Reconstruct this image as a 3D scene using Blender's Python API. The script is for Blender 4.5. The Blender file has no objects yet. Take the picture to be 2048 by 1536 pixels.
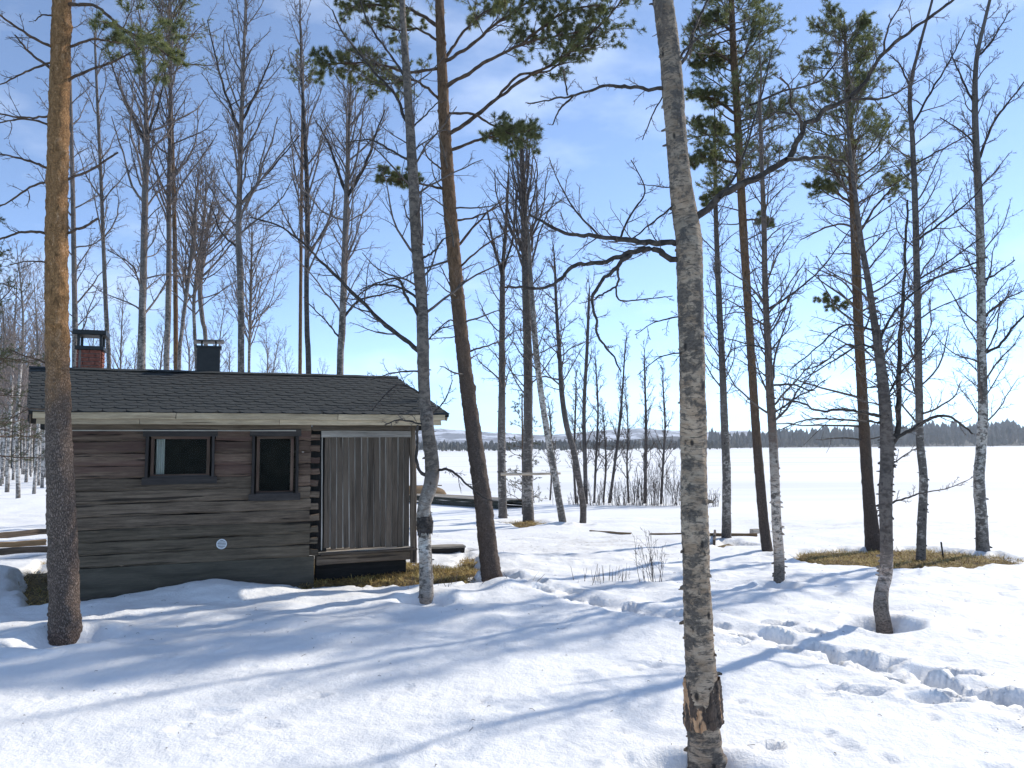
import bpy, math, time
import numpy as np
from mathutils import Matrix, Vector
T0 = time.time()
R = math.radians
sc = bpy.context.scene
COL = sc.collection

# ------------------------------------------------------------------ camera
FPX, PW, PH = 1540.0, 2048, 1536
CAM_H, PITCH, ROLL = 2.3, R(4.71), R(0.4)
_r0 = np.array([1, 0, 0.]); _u0 = np.array([0, -math.sin(PITCH), math.cos(PITCH)])
FW = np.array([0, math.cos(PITCH), math.sin(PITCH)])
RT = _r0 * math.cos(ROLL) - _u0 * math.sin(ROLL)
UP = _u0 * math.cos(ROLL) + _r0 * math.sin(ROLL)
CAM = np.array([0, 0, CAM_H])
cd = bpy.data.cameras.new('camera'); co = bpy.data.objects.new('camera', cd); COL.objects.link(co)
cd.sensor_width = 36.0; cd.lens = FPX / PW * 36.0; cd.clip_start = 0.05; cd.clip_end = 20000
M = Matrix.Identity(4)
for i in range(3):
    M[i][0], M[i][1], M[i][2], M[i][3] = RT[i], UP[i], -FW[i], CAM[i]
co.matrix_world = M
sc.camera = co

# ------------------------------------------------------------------ sky, sun, exposure
SUN_AZ, SUN_EL = R(53), R(38)          # azimuth from the view axis (+Y) towards +X
w = bpy.data.worlds.new('World'); sc.world = w; w.use_nodes = True
nt = w.node_tree; bg = nt.nodes['Background']
sky = nt.nodes.new('ShaderNodeTexSky'); sky.sky_type = 'NISHITA'; sky.sun_disc = False
sky.sun_elevation = SUN_EL; sky.sun_rotation = SUN_AZ
sky.altitude = 2000; sky.air_density = 0.52; sky.dust_density = 0.0; sky.ozone_density = 5.0
# thin drifting cirrus over the clear sky
tc = nt.nodes.new('ShaderNodeTexCoord'); mp = nt.nodes.new('ShaderNodeMapping')
mp.inputs['Scale'].default_value = (1.6, 1.6, 4.2); mp.inputs['Location'].default_value = (0.35, 0.1, 0.2)
nz = nt.nodes.new('ShaderNodeTexNoise'); nz.inputs['Scale'].default_value = 2.3; nz.inputs['Detail'].default_value = 7; nz.inputs['Roughness'].default_value = 0.55
cr = nt.nodes.new('ShaderNodeValToRGB'); cr.color_ramp.elements[0].position = 0.50; cr.color_ramp.elements[1].position = 0.80
cr.color_ramp.elements[1].color = (0.30, 0.30, 0.30, 1)
mx = nt.nodes.new('ShaderNodeMix'); mx.data_type = 'RGBA'
mx.inputs[7].default_value = (5.5, 5.8, 6.2, 1)
L = nt.links.new
L(tc.outputs['Generated'], mp.inputs['Vector']); L(mp.outputs['Vector'], nz.inputs['Vector'])
L(nz.outputs['Fac'], cr.inputs['Fac']); L(cr.outputs['Color'], mx.inputs[0])
tint = nt.nodes.new('ShaderNodeMix'); tint.data_type = 'RGBA'; tint.blend_type = 'MULTIPLY'; tint.inputs[0].default_value = 1.0; tint.inputs[7].default_value = (0.93, 1.03, 0.97, 1)
hs = nt.nodes.new('ShaderNodeHueSaturation'); hs.inputs['Saturation'].default_value = 0.86
L(sky.outputs['Color'], tint.inputs[6]); L(tint.outputs[2], hs.inputs['Color']); L(hs.outputs['Color'], mx.inputs[6]); L(mx.outputs[2], bg.inputs['Color'])
bg.inputs['Strength'].default_value = 0.145
sd = bpy.data.lights.new('sun', 'SUN'); so = bpy.data.objects.new('sun', sd); COL.objects.link(so)
sd.energy = 2.0; sd.angle = R(1.0); sd.color = (1.0, 0.94, 0.83)
to_sun = Vector((math.sin(SUN_AZ) * math.cos(SUN_EL), math.cos(SUN_AZ) * math.cos(SUN_EL), math.sin(SUN_EL)))
so.rotation_euler = to_sun.to_track_quat('Z', 'Y').to_euler(); so.location = (20, 15, 30)
sc.view_settings.view_transform = 'Standard'; sc.view_settings.look = 'None'
sc.view_settings.gamma = 1.0; sc.view_settings.exposure = 1.24

# ------------------------------------------------------------------ helpers: pixels of the photograph (2048 wide) to places
def ray(x, y):
    return FW + RT * ((x - PW / 2) / FPX) - UP * ((y - PH / 2) / FPX)
def at(x, y, Y):
    d = ray(x, y); return CAM + d * (Y / d[1])
def sstep(a, b, x):
    t = np.clip((x - a) / (b - a), 0, 1); return t * t * (3 - 2 * t)
def land(x, y):
    """height of the land (without snow relief)"""
    x = np.asarray(x, float); y = np.asarray(y, float)
    shore = 25.0 + 4.0 * np.log1p(np.exp(np.clip(-(x + 6), -30, 30))) - 0.16 * np.clip(x - 3, 0, 30)
    return -0.75 * sstep(0, 9, y - shore) - 0.05 * sstep(12, 25, y)
def gpx(x, y, dz=0.0):
    d = ray(x, y); z = 0.0
    for _ in range(12):
        t = (z + dz - CAM[2]) / d[2]; p = CAM + d * t
        z = float(land(p[0], p[1]))
    return p
def norm(v):
    return v / np.maximum(np.linalg.norm(v, axis=-1, keepdims=True), 1e-9)

class Noise2:
    def __init__(s, seed):
        r = np.random.default_rng(seed); s.p = r.permutation(512); a = r.random(512) * 2 * np.pi
        s.g = np.stack([np.cos(a), np.sin(a)], 1)
    def __call__(s, x, y):
        xi = np.floor(x).astype(int); yi = np.floor(y).astype(int); xf = x - xi; yf = y - yi
        u = xf * xf * xf * (xf * (xf * 6 - 15) + 10); v = yf * yf * yf * (yf * (yf * 6 - 15) + 10)
        def gr(i, j, fx, fy):
            g = s.g[s.p[(s.p[i & 511] + j) & 511]]; return g[..., 0] * fx + g[..., 1] * fy
        a = gr(xi, yi, xf, yf); b = gr(xi + 1, yi, xf - 1, yf); c = gr(xi, yi + 1, xf, yf - 1); d = gr(xi + 1, yi + 1, xf - 1, yf - 1)
        return (a + (b - a) * u) + ((c + (d - c) * u) - (a + (b - a) * u)) * v
N2 = Noise2(7)

# ------------------------------------------------------------------ helpers: meshes
def mesh_np(name, V, quads=None, tris=None, attrs=None, smooth=True):
    me = bpy.data.meshes.new(name)
    V = np.asarray(V, np.float32).reshape(-1, 3)
    me.vertices.add(len(V)); me.vertices.foreach_set('co', V.ravel())
    loops = []; tot = []
    if quads is not None and len(quads): q = np.asarray(quads, np.int32).reshape(-1, 4); loops.append(q.ravel()); tot.append(np.full(len(q), 4, np.int32))
    if tris is not None and len(tris): t = np.asarray(tris, np.int32).reshape(-1, 3); loops.append(t.ravel()); tot.append(np.full(len(t), 3, np.int32))
    loops = np.concatenate(loops); tot = np.concatenate(tot)
    me.loops.add(len(loops)); me.loops.foreach_set('vertex_index', loops)
    me.polygons.add(len(tot)); st = np.zeros(len(tot), np.int32); st[1:] = np.cumsum(tot)[:-1]
    me.polygons.foreach_set('loop_start', st); me.polygons.foreach_set('loop_total', tot)
    me.polygons.foreach_set('use_smooth', np.full(len(tot), smooth))
    for k, a in (attrs or {}).items():
        a = np.asarray(a, np.float32)
        if a.ndim == 2:
            at_ = me.attributes.new(k, 'FLOAT_VECTOR', 'POINT'); at_.data.foreach_set('vector', a.ravel())
        else:
            at_ = me.attributes.new(k, 'FLOAT', 'POINT'); at_.data.foreach_set('value', a.ravel())
    me.update(calc_edges=True)
    return me
def obj(name, me, mat=None, parent=None, loc=None):
    o = bpy.data.objects.new(name, me); COL.objects.link(o)
    if mat is not None and me is not None and not me.materials: me.materials.append(mat)
    if parent is not None: o.parent = parent
    if loc is not None: o.location = loc
    return o
def tag(o, label=None, cat=None, group=None, kind=None):
    if label: o['label'] = label
    if cat: o['category'] = cat
    if group: o['group'] = group
    if kind: o['kind'] = kind
    return o
def empty(name, loc, label=None, cat=None, group=None, rz=0.0):
    o = bpy.data.objects.new(name, None); COL.objects.link(o); o.location = [float(v) for v in loc]; o.rotation_euler = (0, 0, rz)
    o.empty_display_size = 0.1
    return tag(o, label, cat, group)

def frames(P):
    """tangents and two normals for polylines P (N,K,3)"""
    T = np.empty_like(P); T[:, 1:-1] = P[:, 2:] - P[:, :-2]; T[:, 0] = P[:, 1] - P[:, 0]; T[:, -1] = P[:, -1] - P[:, -2]
    T = norm(T)
    ref = np.where(np.abs(T[:, :1, 2:3]) > 0.9, np.array([1., 0, 0]), np.array([0, 0, 1.])); ref = np.broadcast_to(ref, T.shape)
    A = norm(np.cross(T, ref)); B = np.cross(T, A)
    return T, A, B
def tubes(P, Rd, S):
    """P (N,K,3), Rd (N,K) -> verts, quads"""
    N, K, _ = P.shape
    _, A, B = frames(P)
    th = np.arange(S) * 2 * np.pi / S
    ring = A[:, :, None, :] * np.cos(th)[None, None, :, None] + B[:, :, None, :] * np.sin(th)[None, None, :, None]
    V = P[:, :, None, :] + ring * Rd[:, :, None, None]
    idx = np.arange(N * K * S).reshape(N, K, S)
    a = idx[:, :-1, :]; b = np.roll(a, -1, 2); d = idx[:, 1:, :]; c = np.roll(d, -1, 2)
    return V.reshape(-1, 3), np.stack([a, b, c, d], -1).reshape(-1, 4)
class Batch:
    def __init__(s): s.V = []; s.Q = []; s.T = []; s.n = 0
    def add(s, V, Q=None, T=None):
        s.V.append(V)
        if Q is not None: s.Q.append(np.asarray(Q) + s.n)
        if T is not None: s.T.append(np.asarray(T) + s.n)
        s.n += len(V)
    def tube(s, P, Rd, S): 
        if len(P): s.add(*tubes(P, Rd, S))
    def spike(s, P, Rd):
        '''three-sided twigs that run out to a point'''
        N, K, _ = P.shape
        if not N: return
        _, A, B = frames(P); th = np.arange(3) * 2 * np.pi / 3
        ring = A[:, :, None, :] * np.cos(th)[None, None, :, None] + B[:, :, None, :] * np.sin(th)[None, None, :, None]
        V = (P[:, :, None, :] + ring * Rd[:, :, None, None])[:, :-1]; base = np.arange(N)[:, None, None] * (3 * (K - 1) + 1)
        W = np.concatenate([V.reshape(N, -1, 3), P[:, -1:]], 1); idx = base + np.arange(3 * (K - 1)).reshape(1, K - 1, 3)
        last = idx[:, -1]; T = np.stack([last, np.roll(last, -1, 1), np.repeat(base[:, 0] + 3 * (K - 1), 3, 1)], -1).reshape(-1, 3); Q = None
        if K > 2: a = idx[:, :-1]; b = np.roll(a, -1, 2); d = idx[:, 1:]; c = np.roll(d, -1, 2); Q = np.stack([a, b, c, d], -1).reshape(-1, 4)
        s.add(W.reshape(-1, 3), Q, T)
    def mesh(s, name, origin=(0, 0, 0), smooth=True, attrs=None):
        V = np.concatenate(s.V) - np.asarray(origin)
        return mesh_np(name, V, np.concatenate(s.Q) if s.Q else None, np.concatenate(s.T) if s.T else None, attrs, smooth)
def resample(pts, n):
    """Catmull-Rom through pts (m,d) -> (n,d)"""
    p = np.asarray(pts, float)
    e = np.vstack([2 * p[0] - p[1], p, 2 * p[-1] - p[-2]])
    seg = np.linalg.norm(np.diff(p[:, :min(3, p.shape[1])], axis=0), axis=1); cum = np.concatenate([[0], np.cumsum(seg)])
    u = np.linspace(0, cum[-1], n); i = np.clip(np.searchsorted(cum, u, 'right') - 1, 0, len(p) - 2)
    t = ((u - cum[i]) / np.maximum(seg[i], 1e-9))[:, None]
    a, b, c, d = e[i], e[i + 1], e[i + 2], e[i + 3]
    return 0.5 * (2 * b + (c - a) * t + (2 * a - 5 * b + 4 * c - d) * t * t + (3 * b - a - 3 * c + d) * t ** 3)

def spawn(P, Rd, n, t0, t1, Lc, ang, up, wob, K, rng, rf=0.6, rmin=0.003, flat=0.0, taper=0.5, Lmax=9, droop=0.0, tip=0.35):
    """children on polylines P: n each; returns (N*n,K,3),(N*n,K)"""
    N, KP, _ = P.shape
    if N == 0: return np.zeros((0, K, 3)), np.zeros((0, K))
    seglen = np.linalg.norm(np.diff(P, axis=1), axis=2).sum(1)
    t = t0 + (t1 - t0) * (np.arange(n)[None, :] + rng.random((N, n))) / n
    f = t * (KP - 1); i = np.clip(f.astype(int), 0, KP - 2); fr = (f - i)[..., None]
    ar = np.arange(N)[:, None]
    pos = P[ar, i] * (1 - fr) + P[ar, i + 1] * fr
    tan = norm(P[ar, i + 1] - P[ar, i])
    pr = Rd[ar, i] * (1 - fr[..., 0]) + Rd[ar, i + 1] * fr[..., 0]
    az = rng.random((N, 1)) * 6.28 + np.arange(n)[None, :] * 2.39996 + rng.normal(0, 0.5, (N, n))
    ref = np.where(np.abs(tan[..., 2:3]) > 0.9, np.array([1., 0, 0]), np.array([0, 0, 1.]))
    A = norm(np.cross(tan, ref)); B = np.cross(tan, A)
    side = A * np.cos(az)[..., None] + B * np.sin(az)[..., None] * (1 - flat)
    side = norm(side)
    an = ang * (1 + rng.normal(0, 0.22, (N, n)))[..., None]
    d = norm(tan * np.cos(an) + side * np.sin(an))
    ln = np.minimum(Lc * seglen[:, None] * (1 - taper * (t - t0) / max(t1 - t0, 1e-6)) * rng.uniform(0.6, 1.25, (N, n)), Lmax)
    d = d.reshape(-1, 3); ln = ln.reshape(-1); p = pos.reshape(-1, 3)
    out = np.empty((N * n, K, 3)); out[:, 0] = p
    for k in range(1, K):
        d = d + rng.normal(0, wob, d.shape); d[:, 2] += up - droop * (k / K)
        d = norm(d); p = p + d * (ln / (K - 1))[:, None]; out[:, k] = p
    r0 = np.maximum(np.minimum(pr.reshape(-1) * rf, 0.012 * ln + rmin), rmin)
    rr = r0[:, None] * (1 - (1 - tip) * np.linspace(0, 1, K)[None, :]); rr = np.maximum(rr, rmin * 0.8)
    return out, rr
def needles(P, rng, m, ln, wd, t0=0.25, spread=0.9):
    N, K, _ = P.shape
    t = rng.uniform(t0, 1.0, (N, m)); f = t * (K - 1); i = np.clip(f.astype(int), 0, K - 2); fr = (f - i)[..., None]
    ar = np.arange(N)[:, None]
    pos = P[ar, i] * (1 - fr) + P[ar, i + 1] * fr; tan = norm(P[ar, i + 1] - P[ar, i])
    d = norm(tan * 0.75 + spread * norm(rng.normal(size=pos.shape))); d = d.reshape(-1, 3); p = pos.reshape(-1, 3)
    sidev = norm(np.cross(d, rng.normal(size=d.shape))) * (wd / 2)
    l = ln * rng.uniform(0.7, 1.2, (len(d), 1))
    V = np.stack([p - sidev, p + sidev, p + d * l], 1).reshape(-1, 3)
    return V, np.arange(len(V)).reshape(-1, 3)

def beam(Lx, wy, hz, ch=0.01, seg=8, jit=0.004, rng=None, bulge=0.0, ends=True):
    """chamfered beam along +X from 0 to Lx, centred on Y and Z=0..; returns V,Q with a grain attribute"""
    rng = rng or np.random.default_rng(1)
    y, z = wy / 2, hz / 2; c = min(ch, y * 0.6, z * 0.6)
    prof = np.array([[-y - bulge, -z + c * 2 if bulge else -z + c], [-y + c, -z], [y - c, -z], [y + bulge, -z + c], [y + bulge, z - c], [y - c, z], [-y + c, z], [-y - bulge, z - c]])
    xs = np.linspace(0, Lx, seg + 1)
    V = np.empty((seg + 1, 8, 3)); V[..., 0] = xs[:, None]; V[..., 1:] = prof[None]
    wv = rng.normal(0, jit, (seg + 1, 1, 2)); wv = (wv + np.roll(wv, 1, 0)) / 2
    V[..., 1:] += wv + rng.normal(0, jit * 0.5, (seg + 1, 8, 2))
    V[0, :, 0] += rng.normal(0, jit, 8); V[-1, :, 0] += rng.normal(0, jit, 8)
    idx = np.arange((seg + 1) * 8).reshape(seg + 1, 8); a = idx[:-1]; b = np.roll(a, -1, 1); d = idx[1:]; cc = np.roll(d, -1, 1)
    Q = np.stack([a, d, cc, b], -1).reshape(-1, 4)
    T = []
    n0 = (seg + 1) * 8
    Vf = V.reshape(-1, 3)
    if ends:
        e0 = V[0].mean(0); e1 = V[-1].mean(0); Vf = np.vstack([Vf, e0, e1])
        for k in range(8):
            T.append((k, (k + 1) % 8, n0)); T.append((seg * 8 + (k + 1) % 8, seg * 8 + k, n0 + 1))
    return Vf, Q, np.array(T)
def beam_obj(name, p0, p1, wy, hz, mat, parent=None, ch=0.008, seg=8, jit=0.003, rng=None, bulge=0.0, roll=0.0, sm=False):
    """beam from p0 to p1 (parent space), width wy sideways, hz 'up'"""
    p0 = np.asarray(p0, float); p1 = np.asarray(p1, float); Ln = np.linalg.norm(p1 - p0); x = (p1 - p0) / Ln
    up = np.array([0, 0, 1.]) if abs(x[2]) < 0.9 else np.array([0, 1., 0])
    y = norm(np.cross(up, x)); z = np.cross(x, y)
    if roll: y, z = y * math.cos(roll) + z * math.sin(roll), z * math.cos(roll) - y * math.sin(roll)
    rng = rng or np.random.default_rng(int(abs(p0.sum() * 977 + p1.sum() * 131)) % 99991)
    V, Q, T = beam(Ln, wy, hz, ch, seg, jit, rng, bulge)
    off = rng.uniform(-50, 50, 3)
    W = p0 + V[:, :1] * x + V[:, 1:2] * y + V[:, 2:3] * z
    me = mesh_np(name, W, Q, T, {'grain': V + off}, smooth=sm)
    return obj(name, me, mat, parent)

# ------------------------------------------------------------------ materials
def newmat(name):
    m = bpy.data.materials.new(name); m.use_nodes = True; nt = m.node_tree
    return m, nt, nt.nodes['Principled BSDF'], nt.links.new
def node(nt, typ, **kw):
    n = nt.nodes.new(typ)
    for k, v in kw.items():
        if k in n.inputs: n.inputs[k].default_value = v
        else: setattr(n, k, v)
    return n
def ramp(nt, src, stops, interp='LINEAR'):
    r = nt.nodes.new('ShaderNodeValToRGB'); r.color_ramp.interpolation = interp
    while len(r.color_ramp.elements) < len(stops): r.color_ramp.elements.new(0.5)
    for e, (p, c) in zip(r.color_ramp.elements, stops):
        e.position = p; e.color = (c[0], c[1], c[2], 1) if hasattr(c, '__len__') else (c, c, c, 1)
    nt.links.new(src, r.inputs['Fac']); return r.outputs['Color']
def mixc(nt, fac, a, b, mode='MIX'):
    m = nt.nodes.new('ShaderNodeMix'); m.data_type = 'RGBA'; m.blend_type = mode
    for s, i in ((fac, 0), (a, 6), (b, 7)):
        if hasattr(s, 'is_linked'): nt.links.new(s, m.inputs[i])
        elif i == 0: m.inputs[0].default_value = s
        else: m.inputs[i].default_value = (*s, 1)
    return m.outputs[2]
def noise(nt, vec, scale3, detail=4, rough=0.55, scale=1.0, dist=0.0):
    mp = nt.nodes.new('ShaderNodeMapping'); mp.inputs['Scale'].default_value = scale3; nt.links.new(vec, mp.inputs['Vector'])
    n = nt.nodes.new('ShaderNodeTexNoise'); n.inputs['Scale'].default_value = scale; n.inputs['Detail'].default_value = detail
    n.inputs['Roughness'].default_value = rough; n.inputs['Distortion'].default_value = dist
    nt.links.new(mp.outputs['Vector'], n.inputs['Vector']); return n.outputs['Fac']
def bump(nt, b, h, strength=0.5, dist=0.01):
    n = nt.nodes.new('ShaderNodeBump'); n.inputs['Strength'].default_value = strength; n.inputs['Distance'].default_value = dist
    nt.links.new(h, n.inputs['Height']); nt.links.new(n.outputs['Normal'], b.inputs['Normal'])
def attr(nt, name, out='Vector'):
    a = nt.nodes.new('ShaderNodeAttribute'); a.attribute_name = name; return a.outputs[out]
def objco(nt):
    return nt.nodes.new('ShaderNodeTexCoord').outputs['Object']

def mat_wood(name, dark, mid, light, red=None, rough=0.85, crack=0.5):
    m, nt, b, L = newmat(name); g = attr(nt, 'grain')
    fine = noise(nt, g, (1.3, 26, 26), 8, 0.78, 1.0, 0.1); coarse = noise(nt, g, (1.3, 5, 7), 6, 0.72, dist=0.3)
    c = ramp(nt, fine, [(0.34, dark), (0.49, mid), (0.66, light)])
    c2 = ramp(nt, coarse, [(0.34, tuple(v * 0.4 for v in mid)), (0.5, mid), (0.68, tuple(min(1, v * 1.7) for v in mid))])
    c = mixc(nt, 0.42, c, c2)
    if red:
        rm = ramp(nt, noise(nt, g, (0.9, 5, 6), 3, 0.6), [(0.42, 0), (0.6, 1)])
        c = mixc(nt, rm, c, mixc(nt, 0.75, c, red))
    ck = ramp(nt, noise(nt, g, (0.6, 15, 17), 3, 0.5, 1.0, 0.15), [(0.345, 1), (0.375, 0)])
    c = mixc(nt, crack, c, mixc(nt, ck, c, tuple(v * 0.25 for v in dark)))
    oi = nt.nodes.new('ShaderNodeObjectInfo'); hv = nt.nodes.new('ShaderNodeHueSaturation')
    mr = node(nt, 'ShaderNodeMapRange'); L(oi.outputs['Random'], mr.inputs[0]); mr.inputs[3].default_value = 0.72; mr.inputs[4].default_value = 1.28
    L(mr.outputs[0], hv.inputs['Value']); L(c, hv.inputs['Color']); L(hv.outputs['Color'], b.inputs['Base Color'])
    b.inputs['Roughness'].default_value = rough; b.inputs['Specular IOR Level'].default_value = 0.25
    bump(nt, b, fine, 0.8, 0.012); return m
W_GREY = mat_wood('weathered_log', (0.047, 0.032, 0.023), (0.131, 0.094, 0.066), (0.296, 0.217, 0.154), crack=0.75)
W_RED = mat_wood('brown_log', (0.037, 0.022, 0.015), (0.117, 0.076, 0.053), (0.280, 0.194, 0.136), red=(0.085, 0.045, 0.036), crack=0.8)
W_MOSS = mat_wood('mossy_log', (0.040, 0.029, 0.020), (0.106, 0.080, 0.055), (0.204, 0.155, 0.109), crack=0.7)
W_PLINTH = mat_wood('plinth_board', (0.051, 0.043, 0.032), (0.071, 0.060, 0.045), (0.101, 0.086, 0.065), crack=0.15)
W_BOARD = mat_wood('porch_board', (0.062, 0.045, 0.032), (0.103, 0.076, 0.056), (0.168, 0.126, 0.094))
W_PALE = mat_wood('pale_board', (0.22, 0.19, 0.16), (0.42, 0.37, 0.32), (0.60, 0.54, 0.47), crack=0.2)  # pale tone; in the porch gaps it paints in sunlight coming through
W_FASCIA = mat_wood('worn_white_board', (0.195, 0.136, 0.077), (0.424, 0.320, 0.207), (0.596, 0.461, 0.310), crack=0.7)
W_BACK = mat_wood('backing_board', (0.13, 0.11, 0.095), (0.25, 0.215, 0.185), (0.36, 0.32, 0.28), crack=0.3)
W_FRAME = mat_wood('dark_frame', (0.023, 0.019, 0.017), (0.045, 0.037, 0.034), (0.076, 0.065, 0.058), crack=0.15)
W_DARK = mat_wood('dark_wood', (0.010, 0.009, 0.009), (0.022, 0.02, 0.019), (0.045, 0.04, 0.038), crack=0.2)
W_BROWN = mat_wood('brown_wood', (0.10, 0.06, 0.03), (0.20, 0.13, 0.07), (0.34, 0.24, 0.14))
W_FRESH = mat_wood('peeled_pole', (0.40, 0.30, 0.20), (0.62, 0.50, 0.38), (0.78, 0.68, 0.56), crack=0.15)
W_DOCK = mat_wood('dock_board', (0.151, 0.134, 0.107), (0.313, 0.277, 0.228), (0.475, 0.426, 0.353))
W_DOCKS = mat_wood('dock_side', (0.022, 0.023, 0.017), (0.059, 0.061, 0.047), (0.140, 0.139, 0.112))

def mat_snow():
    m, nt, b, L = newmat('snow'); o = objco(nt)
    n1 = noise(nt, o, (1, 1, 1), 5, 0.6, 1.1); n2 = noise(nt, o, (1, 1, 1), 4, 0.7, 38.0)
    c = ramp(nt, n1, [(0.3, (0.84, 0.83, 0.815)), (0.7, (0.90, 0.89, 0.875))])
    a = attr(nt, 'dirt', 'Fac')
    c = mixc(nt, a, c, ramp(nt, noise(nt, o, (1, 1, 1), 5, 0.7, 9.0), [(0.42, (0.80, 0.79, 0.77)), (0.58, (0.50, 0.46, 0.40)), (0.68, (0.16, 0.12, 0.085))]))
    L(c, b.inputs['Base Color']); b.inputs['Roughness'].default_value = 0.65; b.inputs['Specular IOR Level'].default_value = 0.3
    h = nt.nodes.new('ShaderNodeMath'); h.operation = 'ADD'
    L(n2, h.inputs[0]); n3 = noise(nt, o, (1, 1, 1), 4, 0.6, 7.0); mm = nt.nodes.new('ShaderNodeMath'); mm.operation = 'MULTIPLY'; mm.inputs[1].default_value = 3.0
    L(n3, mm.inputs[0]); L(mm.outputs[0], h.inputs[1])
    bump(nt, b, h.outputs[0], 0.6, 0.016); return m
M_SNOW = mat_snow()
def mat_simple(name, stops, scale3=(1, 1, 1), scale=6.0, rough=0.9, bs=0.4, bd=0.01, spec=0.3, metal=0.0, detail=5):
    m, nt, b, L = newmat(name); f = noise(nt, objco(nt), scale3, detail, 0.6, scale)
    L(ramp(nt, f, stops), b.inputs['Base Color']); b.inputs['Roughness'].default_value = rough; b.inputs['Specular IOR Level'].default_value = spec
    b.inputs['Metallic'].default_value = metal
    if bs: bump(nt, b, f, bs, bd)
    return m
M_SOIL = mat_simple('thawed_turf', [(0.3, (0.05, 0.034, 0.016)), (0.5, (0.16, 0.11, 0.046)), (0.72, (0.32, 0.23, 0.09))], scale=14.0, bs=0.8, bd=0.03)
def mat_grass():
    m, nt, b, L = newmat('dead_grass'); t = attr(nt, 'tone', 'Fac')
    L(ramp(nt, t, [(0.0, (0.16, 0.095, 0.03)), (0.35, (0.36, 0.24, 0.065)), (0.7, (0.52, 0.37, 0.11)), (0.92, (0.62, 0.48, 0.2)), (1.0, (0.22, 0.24, 0.05))]), b.inputs['Base Color'])
    b.inputs['Roughness'].default_value = 0.8; return m
M_GRASS = mat_grass()
M_FELT = mat_simple('roof_felt', [(0.3, (0.030, 0.031, 0.031)), (0.5, (0.047, 0.049, 0.048)), (0.7, (0.066, 0.068, 0.066))], scale=30.0, bs=0.7, bd=0.006, spec=0.2)
M_BLACK = mat_simple('black_sheet_metal', [(0.3, (0.006, 0.006, 0.007)), (0.7, (0.016, 0.016, 0.017))], scale=8, rough=0.55, bs=0.1, spec=0.4)
M_CAP = mat_simple('grey_sheet_metal', [(0.3, (0.10, 0.10, 0.10)), (0.7, (0.2, 0.2, 0.2))], scale=8, rough=0.45, bs=0.1, metal=0.7)
M_BRICK = mat_simple('brick', [(0.3, (0.13, 0.04, 0.028)), (0.5, (0.20, 0.065, 0.045)), (0.7, (0.26, 0.10, 0.07))], scale=22, bs=0.5, bd=0.005)
M_MORTAR = mat_simple('mortar', [(0.3, (0.16, 0.13, 0.12)), (0.7, (0.25, 0.22, 0.2))], scale=30)
M_VENT = mat_simple('white_plastic', [(0.3, (0.62, 0.62, 0.63)), (0.7, (0.74, 0.74, 0.75))], scale=10, rough=0.4, bs=0.05)
M_CLOTH = mat_simple('curtain_cloth', [(0.3, (0.55, 0.53, 0.47)), (0.7, (0.70, 0.68, 0.62))], (12, 12, 1), 3.0, bs=0.3)
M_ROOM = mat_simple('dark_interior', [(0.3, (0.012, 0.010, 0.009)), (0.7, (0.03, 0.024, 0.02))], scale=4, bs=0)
def mat_glass():
    m, nt, b, L = newmat('window_glass'); nt.nodes.remove(b)
    out = nt.nodes['Material Output']; fr = node(nt, 'ShaderNodeFresnel'); fr.inputs['IOR'].default_value = 1.10
    g = node(nt, 'ShaderNodeBsdfGlossy'); g.inputs['Roughness'].default_value = 0.02; t = node(nt, 'ShaderNodeBsdfTransparent'); t.inputs['Color'].default_value = (0.86, 0.88, 0.88, 1)
    ms = node(nt, 'ShaderNodeMixShader'); L(fr.outputs[0], ms.inputs[0]); L(t.outputs[0], ms.inputs[1]); L(g.outputs[0], ms.inputs[2]); L(ms.outputs[0], out.inputs['Surface'])
    return m
M_GLASS = mat_glass()

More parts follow.
